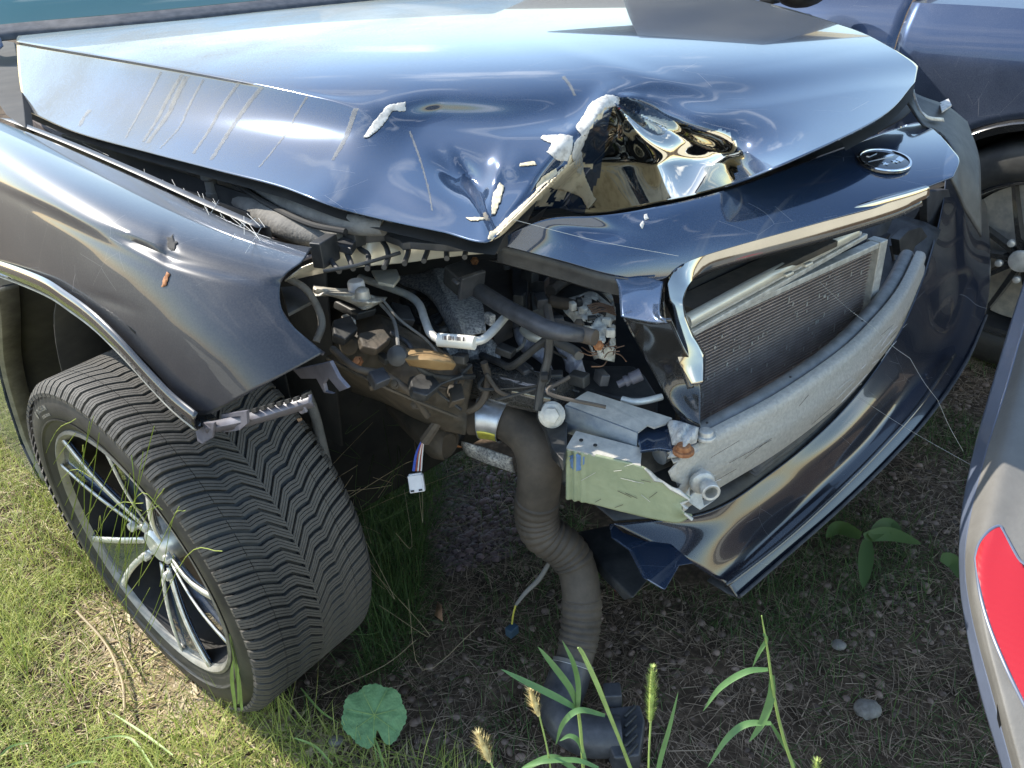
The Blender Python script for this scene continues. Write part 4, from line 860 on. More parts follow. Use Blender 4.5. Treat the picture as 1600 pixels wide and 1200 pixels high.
for k in range(9):
    a = rng.random()*6; q0 = (925+rng.random()*40, 545+rng.random()*20)
    tube('dry_root', P_('Z', [q0, (q0[0]+12*cos(a), q0[1]+10*sin(a)), (q0[0]+28*cos(a+.4), q0[1]+18*sin(a+.4))], .66), .0009, bpy.data.materials['copper_wire'], wreck, 5)
sheet('crumpled_heat_shield', [[(925,434,.69),(940,442,.69),(950,452,.685)],[(935,450,.685),(948,458,.69),(958,466,.68)],[(952,470,.67),(958,480,.675),(962,492,.665)]], 'Z', M['silver'], wreck, 8, 8, dz=lambda u, v: .005*sin(v*.55+u*.2))
plate('black_cover', P_('Z', [(870,445),(925,440),(950,470),(962,490),(958,500),(920,468),(880,472),(862,460)], .63), (0,0,-.03), M['black'], wreck)
for k, pth in enumerate((((862,470),(885,475),(905,480)), ((860,455),(880,440),(905,430)))):
    tube('hose_stub', P_('Z', pth, .655), .011, M['rubber'], wreck, 10)
# lilac pale castings low in the bay
sheet('gearbox_housing', [[(800,505,.60),(830,520,.61),(850,530,.60)],[(805,530,.59),(830,545,.60),(855,555,.59)],[(815,550,.57),(835,560,.58),(870,590,.56)]], 'Z', M['lilac'], wreck, 6, 6, dz=lambda u, v: .006*sin(u*.2+v*.1))
sheet('gearbox_housing', [[(866,540,.60),(890,545,.61),(908,556,.60)],[(880,562,.585),(897,565,.60),(912,572,.59)],[(884,580,.56),(900,590,.57),(920,596,.56)]], 'Z', M['lilac'], wreck, 6, 6, dz=lambda u, v: .005*sin(u*.25+v*.2))
tube('beige_hose', P_('Z', [(818,515),(828,525),(845,530),(862,530)], .625), .008, M['slam'], wreck, 12)
tube('beige_hose', P_('Z', [(866,532),(882,540),(898,548),(905,556)], .625), .008, M['vgrey'], wreck, 12)
# black assembly
plate('pump_housing', P_('Z', [(905,560),(925,562),(942,570),(990,570),(1008,585),(1030,620),(970,622),(935,612),(905,605),(912,580)], .56), (0,0,-.05), M['black'], wreck, bevel=.006)
sx = at(1000,585,'Z',.60)-at(962,602,'Z',.585)
cyl('pressure_sensor', at(965,601,'Z',.59), sx, [(0,.006),(.012,.006),(.012,.009),(.018,.009),(.018,.0075),(.022,.0075),(.022,.010),(.040,.0105),(.041,.008)], M['clip'], wreck, 18)
tube('refrigerant_pipe', P_('Z', [(972,624),(990,628),(1010,626),(1034,620)], .575), .0055, M['pipe'], wreck, 12)
# black round crossmember end and its bolt
ca, cb = at(728,588,'Z',.56), at(882,622,'Z',.575)
tube('subframe_tube', [ca+(ca-cb)*.5, ca, (ca+cb)/2, cb], [.036,.036,.034,.032], paint('glossy_black_tube', (.008,.010,.014), .16), wreck, 28)
plate('subframe_flange', P_('Z', [(838,600),(905,600),(918,610),(888,632),(885,700),(880,720),(862,700),(850,660),(838,640)], .555), (0,0,-.02), M['black'], wreck)
cyl('flange_bolt', at(862,648,'Z',.575), AX @ np.array((.6,-.75,.5)), [(0,.0195),(.004,.0195),(.006,.013),(.018,.0125),(.019,.010)], M['galv'], wreck, 6)
cyl('bolt_washer', at(862,648,'Z',.573), AX @ np.array((.6,-.75,.5)), [(-.002,.021),(.001,.021),(.004,.017)], M['galv'], wreck, 24)
# muddy chassis rail with its hanging parts
RGd = [[(505,470,.66),(560,478,.68),(610,500,.69),(680,540,.66),(738,575,.62)],[(508,520,.62),(560,530,.66),(620,540,.67),(690,570,.635),(738,600,.59)],[(512,570,.58),(560,580,.62),(620,590,.63),(685,610,.60),(732,630,.56)],[(540,600,.54),(590,612,.56),(640,636,.57),(690,648,.55),(730,660,.53)],[(548,612,.50),(600,630,.50),(650,655,.50),(690,672,.50),(726,680,.50)]]
sheet('chassis_rail', RGd, 'Z', M['brown'], wreck, 10, 12, dz=lambda u, v: .012*noise.noise(Vector((u*.02, v*.02, 2)))+.004*noise.noise(Vector((u*.08, v*.08, 2))), solid=.003)
sheet('tan_foam_block', [[(628,545,.69),(665,545,.69),(700,555,.68)],[(632,560,.695),(670,560,.70),(712,568,.68)],[(640,572,.68),(680,578,.68),(708,578,.67)]], 'Z', M['tan'], wreck, 6, 6, dz=lambda u, v: .008*math.exp(-((v-562)/9)**2))
cyl('rail_plug', at(622,556,'Z',.70), AX @ np.array((.5,-.8,.4)), [(0,.016),(.006,.015),(.010,.006)], M['black'], wreck, 16)
cyl('rail_dimple', at(545,540,'Z',.668), AX @ np.array((.5,-.8,.5)), [(0,.016),(.003,.013),(.003,.004)], M['brown'], wreck, 16)
sheet('mud_flap_remnant', [[(560,480,.66),(590,490,.665),(620,500,.66)],[(580,500,.66),(610,515,.67),(640,530,.66)],[(612,530,.65),(632,545,.66),(650,556,.65)]], 'Z', mat('olive_plastic', (.10,.09,.055), .6, var=.2), wreck, 5, 5)
tube('bump_stop', P_('Z', [(625,628),(650,650),(690,690),(700,696)], .44), [.03,.035,.034,.022], M['brown'], wreck, 16)
cyl('fan_motor', at(695,672,'Z',.44), AX @ np.array((.55,-.75,.45)), [(-.03,.034),(0,.035),(.004,.032),(.004,.024),(-.004,.022),(-.004,.016),(.003,.015),(.003,.001)], M['black'], wreck, 28)
sheet('lower_casting', [[(720,690,.43),(760,700,.43),(800,716,.43)],[(722,700,.41),(765,715,.42),(802,728,.41)],[(730,712,.39),(770,728,.40),(806,740,.39)]], 'Z', M['cast'], wreck, 6, 6, dz=lambda u, v: .004*sin(u*.2))
sheet('rusty_bracket', [[(640,640,.45),(665,650,.45),(700,665,.45)],[(640,660,.43),(670,672,.43),(705,690,.43)],[(650,685,.40),(675,695,.41),(725,700,.41)]], 'Z', M['rust'], wreck, 4, 4)
# big corrugated intake hose, clamp band and elbow
hp = [at(735,648,'Z',.50), at(768,650,'Z',.50), at(800,660,'Z',.495), at(830,685,'Z',.475), at(842,720,'Z',.44), at(842,760,'Z',.39), at(838,800,'Z',.33), at(848,832,'Z',.285), at(880,856,'Z',.25), at(900,885,'Z',.215), at(908,925,'Z',.175), at(908,970,'Z',.13), at(902,1010,'Z',.095), at(895,1040,'Z',.075)]
P = cr(hp, 26); s = np.linspace(0, 13, len(P))
def bandf(x, a, b): return 1 if a < x < b else 0
r_ = np.interp(s, [0, 2, 3, 5, 8, 10, 13], [.036,.037,.039,.039,.037,.036,.034])
rip = np.array([(.0028*abs(sin(x*pi*3.6)) if (5.4 < x < 8.9 or 10.2 < x < 12.1) else 0) for x in s])
V, F = tube_geo(P, r_+rip-.001, 32); hose = obj('intake_hose', V, F, M['rubber'], wreck)
i0 = int(len(P)*1.05/13); seg = P[i0-15:i0+19]; V, F = tube_geo(seg, .0405, 40, cap=False)
clampm = mat('clamp_steel', (.50,.54,.60), .35, .8, var=.15, scale=60); obj('clamp_band', V, F, clampm, hose, solid=.0015)
V, F = tube_geo(seg[:], .0412, 40, cap=False); V = np.array(V)
# yellow paint on the lower half of the band
F2 = [f for f in F if np.mean([V[i][2]-.488 for i in f]) < .004]
obj('clamp_paint', V, F2, M['yellow'], hose, solid=.0003)
for j in (0, len(seg)-1):
    V, F = tube_geo(P[i0-15+j:i0-15+j+2], .0418, 40, cap=False); obj('clamp_edge', V, F, clampm, hose, solid=.001)
box('clamp_slot', at(775,626,'Z',.545), axes_from(FWD+LEFT*.4), (.003,.007,.003), M['void'], hose, bevel=0)
eb = [at(895,1036,'Z',.078), at(888,1062,'Z',.062), at(876,1100,'Z',.05), at(885,1130,'Z',.045), at(920,1150,'Z',.045), at(970,1150,'Z',.045)]
V, F = tube_geo([P[-6], P[-1]], .0375, 32, cap=True); obj('hose_cuff', V, F, M['vgrey'], hose)
V, F = tube_geo([P[-1]+(P[-1]-P[-6])*.1, P[-1]+(P[-1]-P[-6])*.22], .0385, 32, cap=True); obj('hose_cuff', V, F, M['silver'], hose)
tube('hose_elbow', eb, [.036,.037,.036,.035,.034,.033], M['blackgrey'], hose, 24)
plate('elbow_flange', pts('G', [], 0) or P_('Z', [(950,1105),(1000,1100),(1008,1125),(1000,1180),(960,1185),(945,1150)], .06), (0,0,-.04), M['blackgrey'], wreck, bevel=.004)
for k in range(5): box('flange_rib', at(984+k*.6, 1112+k*15, 'Z', .063), axes_from(FWD), (.006,.03,.008), M['black'], wreck)
box('elbow_clip', at(957,1086,'Z',.07), axes_from(FWD+LEFT), (.03,.03,.03), M['blackgrey'], wreck, bevel=.003)
# wiring
def wire(name, pth, r, m, seg=8, **kw): return tube(name, pts('Z', pth), r, m, wreck, seg, **kw)
wire('wiring_loom', [(756,566,.63),(762,590,.60),(757,620,.57),(742,638,.55),(725,640,.54),(716,620,.55),(722,590,.58),(735,570,.60)], .006, M['rubber'])
wire('wiring_loom', [(725,580,.62),(714,610,.58),(696,640,.545),(678,668,.51),(664,688,.48)], [.006,.006,.006,.009,.010], M['rubber'])
wire('wiring_loom', [(760,585,.61),(778,610,.585),(800,620,.57)], .004, M['rubber'])
wire('wiring_loom', [(856,500,.71),(858,520,.70),(856,560,.66),(846,600,.62),(840,640,.58)], .0068, M['black'])
wire('wiring_loom', [(854,530,.68),(835,545,.66),(800,572,.62),(780,566,.61),(752,555,.60)], .0062, M['black'])
wire('wiring_loom', [(855,480,.72),(860,505,.72),(870,525,.70)], .007, M['rubber'])
wire('thin_cable', [(598,468,.73),(625,500,.71),(665,530,.68),(690,560,.66)], .0022, M['foam'])
wire('thin_cable', [(810,610,.57),(848,600,.575),(880,606,.575),(905,612,.575)], .0015, M['foam'])
wire('cable_tie', [(846,589,.635),(856,589,.635)], .008, M['void'], seg=8)
for dx, m in ((-5, 'wire_b'), (-2, 'wire_r'), (1, 'wire_w'), (4, 'wire_r'), (6, 'wire_w'), (-7, 'wire_b')):
    wire('connector_wire', [(660+dx*.3,690,.48),(655+dx*.8,710,.455),(652+dx,736,.43)], .0013, M[m], seg=6)
cb_ = at(651,755,'Z',.41); V3 = np.array([_r, UP, np.cross(_r, UP)])
cxa = np.array([_r*cos(.15)+_u*sin(.15), _u*cos(.15)-_r*sin(.15), -_f])
con = box('white_connector', cb_, cxa, (.026,.030,.016), M['white'], wreck, bevel=.0015)
for dx, dy, sx_, sy_ in ((-.008,-.0115,.006,.003), (.006,-.0115,.006,.003)): box('connector_slot', cb_+cxa[0]*dx+cxa[1]*dy+cxa[2]*.008, cxa, (sx_,sy_,.002), M['void'], con, bevel=0)
box('connector_rim', cb_+cxa[1]*.0155, cxa, (.022,.004,.013), M['white'], con, bevel=.001); box('connector_rib', cb_+cxa[0]*.012+cxa[1]*.003+cxa[2]*.004, cxa, (.003,.022,.012), M['white'], con, bevel=.001)
wire('dangling_cable', [(858,880,.22),(842,905,.19),(822,925,.165),(806,945,.14)], [.004,.005,.004,.003], M['foam'])
wire('dangling_wire', [(806,945,.14),(802,960,.12),(800,975,.10)], .0018, M['yellow'])
box('blue_plug', at(800,985,'Z',.08), axes_from(FWD), (.016,.022,.02), mat('faded_blue_plug', (.03,.06,.09), .6), wreck)
# clip strip hanging from the fender's lower edge
cl = P_('Y', [(300,660),(330,655),(400,640),(440,630),(485,612),(492,618),(486,630),(440,645),(400,655),(345,668),(330,672),(318,694),(308,690)], .12)
strip('clip_strip', pts('Y', [(318,660,.085),(360,652,.10),(400,642,.115),(440,630,.135),(486,616,.16)]), [(0,0,0),(.004,-.004,-.008),(.002,0,-.018)], M['clip'], fender, solid=.0025)
for q, yy in (((318,676), .085),): plate('clip_tab', pts('Y', [(303,662),(335,660),(332,684),(316,694),(308,690)], yy), (0,.004,0), M['clip'], fender)
fr = [(345,648),(385,642),(386,662),(374,672),(350,676)]; fi = [(354,652),(376,650),(376,662),(368,666),(356,667)]
A_, B_ = pts('Y', fr, .10), pts('Y', fi, .10); V = np.vstack([A_, B_]); F = [(i, (i+1) % 5, (i+1) % 5+5, i+5) for i in range(5)]; obj('clip_frame', V, F, M['clip'], fender, smooth=False, solid=.004)
plate('clip_tab', pts('Y', [(452,628),(470,622),(478,645),(470,648),(460,638)], .15), (0,.004,0), M['clip'], fender)
for k in range(7): plate('clip_tooth', pts('Y', [(392+k*13,640-k*3.6),(399+k*13,638-k*3.6),(400+k*13,644-k*3.6),(393+k*13,646-k*3.6)], .112+k*.006), (0,.004,0), M['void'], fender, bevel=0)
plate('torn_bracket', pts('Y', [(457,578),(495,570),(515,565),(528,590),(543,607),(530,612),(512,590),(505,600),(508,612),(520,616),(506,614),(494,592),(470,592)], .22), (0,.006,0), M['clip'], fender)

# ---- small fittings that crowd the bay
for k, (q, z, s_, m) in enumerate((((828,430),.66,(.03,.02,.02),'black'), ((845,470),.66,(.02,.03,.02),'blackgrey'), ((812,470),.65,(.018,.02,.03),'black'), ((765,498),.66,(.02,.012,.02),'cast'), ((872,500),.68,(.018,.014,.012),'black'), ((790,548),.63,(.02,.03,.014),'black'), ((820,580),.60,(.03,.02,.02),'blackgrey'), ((868,590),.60,(.024,.02,.02),'black'), ((905,592),.60,(.02,.03,.02),'black'), ((940,590),.60,(.026,.016,.02),'blackgrey'), ((650,600),.62,(.014,.012,.01),'rust'), ((600,560),.66,(.012,.02,.012),'black'), ((580,600),.62,(.03,.008,.010),'brown'), ((720,560),.66,(.02,.02,.014),'black'), ((545,500),.69,(.012,.03,.01),'galv'))):
    box('bracket', at(*q, 'Z', z), axes_from(FWD*cos(k)+LEFT*sin(k), (.2*sin(k*3), .2*cos(k*2), 1)), s_, M[m], wreck, bevel=.0025)
for k, (q, z) in enumerate((((618,600),.645), ((560,565),.665), ((690,600),.60), ((650,632),.585), ((742,408),.66), ((792,416),.66), ((905,506),.69), ((935,540),.68), ((846,418),.67))):
    cyl('bolt_head', at(*q, 'Z', z), AX @ np.array((.5, -.7, .6)), [(0,.0085),(.003,.0085),(.0035,.006),(.009,.0058),(.0095,.004)], M[('brown','rust','black')[k % 3]], wreck, 6)
for k in range(14):
    x, y = 640+rng.random()*300, 470+rng.random()*130; z0 = .60+rng.random()*.05
    P_w = [(x, y, z0), (x+rng.normal()*25, y+12+rng.random()*20, z0-.01), (x+rng.normal()*45, y+30+rng.random()*30, z0-.03)]
    tube('thin_wire', pts('Z', P_w), .0018+.0014*rng.random(), M[('black','rubber','foam','black')[k % 4]], wreck, 6)
tube('rail_seam', pts('Z', [(512,560,.645),(570,590,.655),(640,622,.62),(715,652,.575)]), .003, M['brown'], wreck, 6)

for k, (P_l, z, m) in enumerate((([(520,500),(548,492),(560,512),(540,530),(522,524)], .70, 'black'), ([(560,520),(600,512),(612,528),(590,545),(566,540)], .70, 'brown'), ([(640,588),(672,580),(690,600),(668,618),(645,612)], .655, 'black'), ([(575,580),(600,572),(612,590),(588,600)], .672, 'blackgrey'), ([(700,600),(722,598),(728,622),(706,628)], .62, 'brown'), ([(610,470),(640,478),(650,500),(622,498)], .70, 'black'), ([(522,470),(560,468),(590,482),(560,490)], .705, 'black'))):
    plate('broken_cover', pts('Z', P_l, z), (-.01, .0, -.016), M[m], wreck, bevel=.003)
tube('brake_hose', pts('Z', [(520,545,.68),(556,575,.675),(600,585,.66),(640,612,.63),(668,650,.57)]), .0055, M['rubber'], wreck, 10)
tube('brake_hose', pts('Z', [(612,520,.70),(640,540,.69),(655,575,.67),(690,590,.64),(740,588,.61)]), .0045, M['black'], wreck, 10)
tube('ground_strap', pts('Z', [(590,470,.72),(615,500,.71),(622,540,.705),(622,556,.70)]), .0028, M['foam'], wreck, 8)
# ================================================================ second car parked beyond the bonnet
YC = 2.18
car2 = thing('parked_car', car((-.6, YC+.9, 0)), 'blue-grey car parked beyond the bonnet, its door, mirror and front wheel showing', 'car')
wc = at(1592, 398, 'Y', YC); wq = AX.T @ (wc-OR); hx, hz = wq[0], .33
hx = wq[0]
RA = .395
def body(name, x0, x1, m, label=None, arch=False, top=.98):
    xs = np.linspace(x0, x1, 40); V = []; n = 14
    for x in xs:
        zb = .22
        if arch and abs(x-hx) < RA: zb = hz+math.sqrt(max(0, RA**2-(x-hx)**2))
        zt = top-.05*max(0, (x-.1))**2
        for k in range(n):
            t = k/(n-1); z = zb+(zt-zb)*t
            y = YC+.035*(1-math.sin(min(1, z/.75)*pi/2))+.14*max(0, (z-.82)/.22)**2-.012*math.exp(-((z-.62)/.05)**2)
            V.append(car((x, y, z)))
        V.append(car((x, YC+.30, zt+.03))); V.append(car((x, YC+.8, zt+.07)))
    return obj(name, V, quads(len(xs), n+2), m, car2, label=label, solid=.002, fix=True)
xd = (AX.T @ (at(1397, 70, 'Y', YC)-OR))[0]
body('front_fender', xd+.0018, 1.25, M['paint2'], arch=True)
body('front_door', xd-1.15, xd-.0018, M['paint2'], top=1.02)
obj('door_gap', [car((xd-.02, YC+.05, .2)), car((xd+.02, YC+.05, .2)), car((xd+.02, YC+.16, 1.0)), car((xd-.02, YC+.16, 1.0))], [(0,1,2,3)], M['void'], car2)
# arch liner + wheel
V = [car((hx+r*cos(a), y, hz+r*sin(a))) for y, r in ((YC+.004, RA-.0), (YC-.006, RA-.012), (YC+.004, RA-.03), (YC+.3, RA-.03)) for a in np.linspace(R_(-18), R_(198), 40)]
obj('arch_trim', V, quads(4, 40), M['gloss'], car2, solid=.002)
obj('wheel_house', [car((hx+.44*x, YC+.3, z)) for x in (-1, 1) for z in (.02, .8)], [(0,1,3,2)], M['void'], car2)
w2 = bpy.data.objects.new('wheel', None); C.objects.link(w2); w2.parent = car2; H2 = car((hx, YC+.02, hz)); w2.location = H2-ORG['parked_car']; ORG[w2.name] = H2
def w2p(s, r, a): return H2+LEFT*s+r*(cos(a)*FWD+sin(a)*UP)
def w2l(prof, seg=72): return [w2p(s, r, 2*pi*k/seg) for s, r in prof for k in range(seg)], quads(len(prof), seg, True)
V, F = w2l([(.012,.222),(.0,.232),(-.008,.26),(-.004,.30),(.01,.322),(.03,.33),(.2,.33),(.22,.31)]); obj('tyre', V, F, M['sidewall'], w2)
V, F = w2l([(.02,.214),(.002,.218),(.0,.224),(.01,.23)]); obj('rim_lip', V, F, M['rim_dark'], w2)
V, F = w2l([(.02,.218),(.06,.205),(.16,.205)]); obj('rim_barrel', V, F, M['void'], w2)
V, F = w2l([(.09,.20),(.09,.02)]); obj('brake_disc', V, F, M['galv'], w2)
for k in range(5):
    for sg_ in (-1, 1):
        a = R_(20)+k*2*pi/5; V = []
        for t in np.linspace(0, 1, 8):
            r = .03+.19*t; aa = a+sg_*(.30-.04*t); wdt = .024-.010*t
            for x, ds in ((-1,.02),(-.6,-.004),(.6,-.004),(1,.02)): V.append(w2p(.03-.018*t+ds, r, aa+x*wdt/2/r))
        obj('spoke', V, quads(8, 4), M['rim_dark'], w2)
cyl('hub_cap', w2p(.02,0,0), -LEFT, [(0,.032),(.006,.030),(.008,.024)], M['rim_bright'], w2, 24)
for k in range(5): cyl('lug_bolt', w2p(.03,.056,R_(56)+k*2*pi/5), -LEFT, [(0,.011),(.012,.010),(.013,.008)], M['rim_bright'], w2, 12)
# mirror
mc = at(1255, -18, 'Y', YC-.10)
V, F = [], []
for i in range(13):
    ph_ = pi*i/12
    for k in range(20):
        a = 2*pi*k/20; V.append(mc+FWD*.075*cos(ph_)*.9+sin(ph_)*(LEFT*.10*cos(a)+UP*.062*sin(a)*(1 if sin(a) > 0 else .8)))
obj('door_mirror', V, quads(13, 20, True), M['black'], car2)
box('mirror_foot', at(1210, -4, 'Y', YC-.02), AXC, (.05,.10,.03), M['black'], car2, bevel=.01)
plate('side_window', [car((xd-1.1,YC+.16,1.03)), car((xd-.1,YC+.16,1.03)), car((xd-.5,YC+.34,1.42)), car((xd-1.1,YC+.36,1.45))], (0,.004,0), M['glass2'], car2)
obj('roof', [car((xd-1.6,YC+.34,1.44)), car((xd-.5,YC+.34,1.43)), car((xd-.5,YC+1.4,1.46)), car((xd-1.6,YC+1.4,1.47))], [(0,1,2,3)], M['paint2'], car2, solid=.01)

# ================================================================ pale vehicle at the right edge
van = thing('pale_vehicle', at(1600, 1000, 'G' if False else 'Z', .0), 'pale grey vehicle corner at the right edge with a long red reflector', 'vehicle')
QG = [[(1640,330,'D',1.62),(1605,425,'D',1.52),(1580,500,'D',1.44),(1550,600,'D',1.34),(1522,700,'D',1.25),(1502,800,'D',1.17),(1498,880,'D',1.12),(1505,960,'D',1.07),(1530,1080,'D',1.01),(1575,1230,'D',.95)],
      [(1655,360,'D',1.55),(1622,440,'D',1.46),(1598,520,'D',1.38),(1572,610,'D',1.29),(1542,705,'D',1.20),(1518,800,'D',1.13),(1508,880,'D',1.08),(1520,970,'D',1.03),(1552,1090,'D',.97),(1590,1230,'D',.92)]]
def dsheet(name, G, m, nu=8, nv=8, **kw):
    D = dense([[(q[0], q[1], q[3]) for q in row] for row in G], nu, nv); V = np.array([at(q[0], q[1], 'D', q[2]) for row in D for q in row])
    F = quads(*D.shape[:2]); s = sum(np.dot(np.cross(V[f[1]]-V[f[0]], V[f[2]]-V[f[0]]), CAM-V[f[0]]) for f in F)
    if s < 0: F = [f[::-1] for f in F]
    return obj(name, V, F, m, van, solid=.003, fix=False, **kw), V, F, D
dsheet('bumper_shaded_side', QG, M['vdark'])  # side turned from the sun: its shade is put into the colour
QH = [QG[1], [(q[0]+w, q[1]+4, 'D', q[3]-.035) for q, w in zip(QG[1], (20,20,20,22,26,26,16,12,10,10))], [(q[0]+w, q[1]+10, 'D', q[3]-.05) for q, w in zip(QG[1], (60,60,60,62,66,66,50,40,36,34))], [(q[0]+160, q[1]+30, 'D', q[3]-.08) for q in QG[1]], [(q[0]+420, q[1]+60, 'D', q[3]-.12) for q in QG[1]]]
vb, VV_, VF_, VD_ = dsheet('bumper_shell', QH, M['vgrey'], label='pale grey bumper shell with fine scratches', nu=24, nv=26)
rp_ = [(1524,872),(1530,850),(1545,830),(1561,822),(1568,832),(1590,872),(1620,920),(1640,1180),(1610,1120),(1575,1050),(1548,985),(1532,930)]
flake('reflector', [rp_], VV_, VF_, VD_, M['red'], vb, off=.002, rag=0)
V, F = [], []
rfp = [VV_[np.argmin((VD_.reshape(-1,3)[:,0]-x)**2+(VD_.reshape(-1,3)[:,1]-y)**2)] for x, y in rp_]
tube('reflector_surround', cr([at(x, y, 'D', np.dot(p-CAM, _f)-.001) for (x, y), p in zip(rp_+rp_[:1], rfp+rfp[:1])], 6), .0022, M['vdark'], vb, 8, smoothp=False)
plate('bumper_slot', pts('D', [(1558,1100),(1562,1102),(1566,1130),(1562,1138),(1558,1122)], np.dot(VV_[np.argmin((VD_.reshape(-1,3)[:,0]-1562)**2+(VD_.reshape(-1,3)[:,1]-1115)**2)]-CAM, _f)-.003), (0,0,-.001), M['void'], vb, bevel=0)

# ================================================================ vegetation and ground cover
def leafmat(name, a, b_, tr=.3):
    m, t, b = newmat(name); N = t.nodes; K = t.links.new
    oi = N.new('ShaderNodeNewGeometry'); r = N.new('ShaderNodeValToRGB'); r.color_ramp.elements[0].color = (*a, 1); r.color_ramp.elements[1].color = (*b_, 1)
    K(oi.outputs['Random Per Island'], r.inputs[0]); K(r.outputs[0], b.inputs['Base Color']); b.inputs['Roughness'].default_value = .55; b.inputs['Specular IOR Level'].default_value = .3
    tl = N.new('ShaderNodeBsdfTranslucent'); K(r.outputs[0], tl.inputs[0]); ms = N.new('ShaderNodeMixShader'); ms.inputs[0].default_value = tr
    K(b.outputs[0], ms.inputs[1]); K(tl.outputs[0], ms.inputs[2]); K(ms.outputs[0], N['Material Output'].inputs[0]); return m
GR = leafmat('grass_blade', (.22,.30,.05), (.55,.56,.17)); GD = leafmat('shade_darkened_grass', (.04,.085,.025), (.11,.17,.05))  # bright copy for sunlit grass, darkened copy for grass in shade
STR = leafmat('dry_straw', (.22,.16,.09), (.62,.50,.30), .15); LF_ = leafmat('mallow_leaf_tissue', (.05,.13,.05), (.09,.19,.07))
def gpt(x, y): return at(x, y, 'Z', 0.0)
def blades(name, N_, sampler, hfn, w, m, lean=.6, curl=.5, flat=False, segs=4):
    V, F = [], []; b = 0
    Q = [sampler() for _ in range(N_)]
    for p in Q:
        x, y = p; z = gh(x, y); a = rng.random()*2*pi; h = hfn(x, y); ww = w*(.6+.8*rng.random()); ln = lean*rng.random()
        d = np.array([cos(a), sin(a), 0]); side = np.array([-sin(a), cos(a), 0]); cu = curl*(rng.random()-.2)
        bend = (rng.random()-.5)*1.2
        P = []
        for i in range(segs+1):
            t = i/segs
            th = ln*1.3+cu*t*1.5
            if i == 0: pos = np.array([x, y, z-.004 + (.010*rng.random() if flat else 0)])
            else:
                if flat: step = (h/segs)*(d+side*bend*t+np.array([0, 0, .25*(.5-t)*rng.random()*1.5]))
                else: step = (h/segs)*(np.array([0, 0, 1])*cos(th)+(d+side*bend*t*.5)*sin(th))
                pos = pos+step
                if pos[2] < z+.002: pos[2] = z+.002+rng.random()*.004
            wv = ww*(1-t**2*.9)/2
            P += [pos-side*wv, pos+side*wv] if not flat else [pos-side*wv-np.array([0,0,wv*.3]), pos+side*wv+np.array([0,0,wv*.3])]
        V += P; F += [(b+2*i, b+2*i+1, b+2*i+3, b+2*i+2) for i in range(segs)]; b += 2*(segs+1)
    o = obj(name, V, F, m, None, smooth=True, fix=False); return o
def px_in(poly, zmax=None):
    xs = [p[0] for p in poly]; ys = [p[1] for p in poly]
    # uniform over the ground patch whose photographed outline is poly
    G = [gpt(*p) for p in poly]; gx = [p[0] for p in G]; gy = [p[1] for p in G]; g2 = [(p[0], p[1]) for p in G]
    def s():
        while True:
            x = min(gx)+rng.random()*(max(gx)-min(gx)); y = min(gy)+rng.random()*(max(gy)-min(gy))
            if inpoly(x, y, g2): return x, y
    return s
def mixs(s, fn):
    def q():
        while True:
            p = s()
            if rng.random() < fn(*p): return p
    return q
def nz(x, y, f, o=0): return noise.noise(Vector((x*f, y*f, o)))
lawn = [(-420,420),(0,420),(60,600),(80,760),(160,900),(250,1000),(330,1080),(420,1110),(560,1150),(760,1215),(760,1330),(-260,1330)]
straw_c = gpt(250,1040)
def bare(x, y):   # worn, strawy patch beside the wheel
    dx, dy = x-straw_c[0], y-straw_c[1]; return math.exp(-((dx*.8-dy*.5)/.20)**2-((dx*.5+dy*.8)/.10)**2)
gs_ = blades('lawn_grass', 52000, mixs(px_in(lawn), lambda x, y: .25+.75*max(0, 1-1.4*bare(x, y))*(1 if nz(x, y, 4, 3) > -.15 else .35)), lambda x, y: (.03+.07*rng.random())*(1.35 if nz(x, y, 5, 31) > .1 else .85), .0016, GR, lean=1.2, curl=.9)
tag(gs_, 'fine bright green grass on the sunlit ground left of the wheel', 'grass', kind='stuff')
s2 = blades('dry_grass', 10000, mixs(px_in(lawn), lambda x, y: .25+.75*min(1, bare(x, y)*1.2)), lambda x, y: .03+.06*rng.random(), .0020, STR, flat=True)
tag(s2, 'dry straw matted over the soil beside the sunlit wheel', 'straw', kind='stuff')
s3 = blades('wood_chips', 2600, mixs(px_in([(130,930),(330,1000),(420,1110),(560,1140),(520,1200),(300,1200),(180,1080)]), lambda x, y: min(1, .2+bare(x, y))), lambda x, y: .012+.03*rng.random(), .0065, STR, flat=True, segs=2)
tag(s3, 'pale straw flakes and chips heaped at the foot of the wheel', 'straw', kind='stuff')
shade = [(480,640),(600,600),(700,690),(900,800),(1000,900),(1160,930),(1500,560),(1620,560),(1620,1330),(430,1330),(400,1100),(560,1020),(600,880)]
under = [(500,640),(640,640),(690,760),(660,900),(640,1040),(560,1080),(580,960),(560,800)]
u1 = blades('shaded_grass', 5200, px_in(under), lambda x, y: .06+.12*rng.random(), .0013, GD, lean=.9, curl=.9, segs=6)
tag(u1, 'long grass, darkened for the shade between wheel and hose', 'grass', kind='stuff')
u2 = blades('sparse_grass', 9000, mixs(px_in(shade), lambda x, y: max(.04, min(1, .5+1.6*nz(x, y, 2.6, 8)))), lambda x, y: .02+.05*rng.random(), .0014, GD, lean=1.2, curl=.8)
tag(u2, 'sparse grass, darkened for the shade, over the soil in front of the car', 'grass', kind='stuff')
u3 = blades('dead_stalks', 15000, px_in(shade), lambda x, y: .02+.07*rng.random()**2, .0013, leafmat('shade_darkened_stalk', (.09,.06,.04), (.38,.28,.19), .05), flat=True)  # straw colour lowered here to deepen the shade on the ground
tag(u3, 'dead brown stalks, darkened for the shade, scattered over the soil', 'straw', kind='stuff')
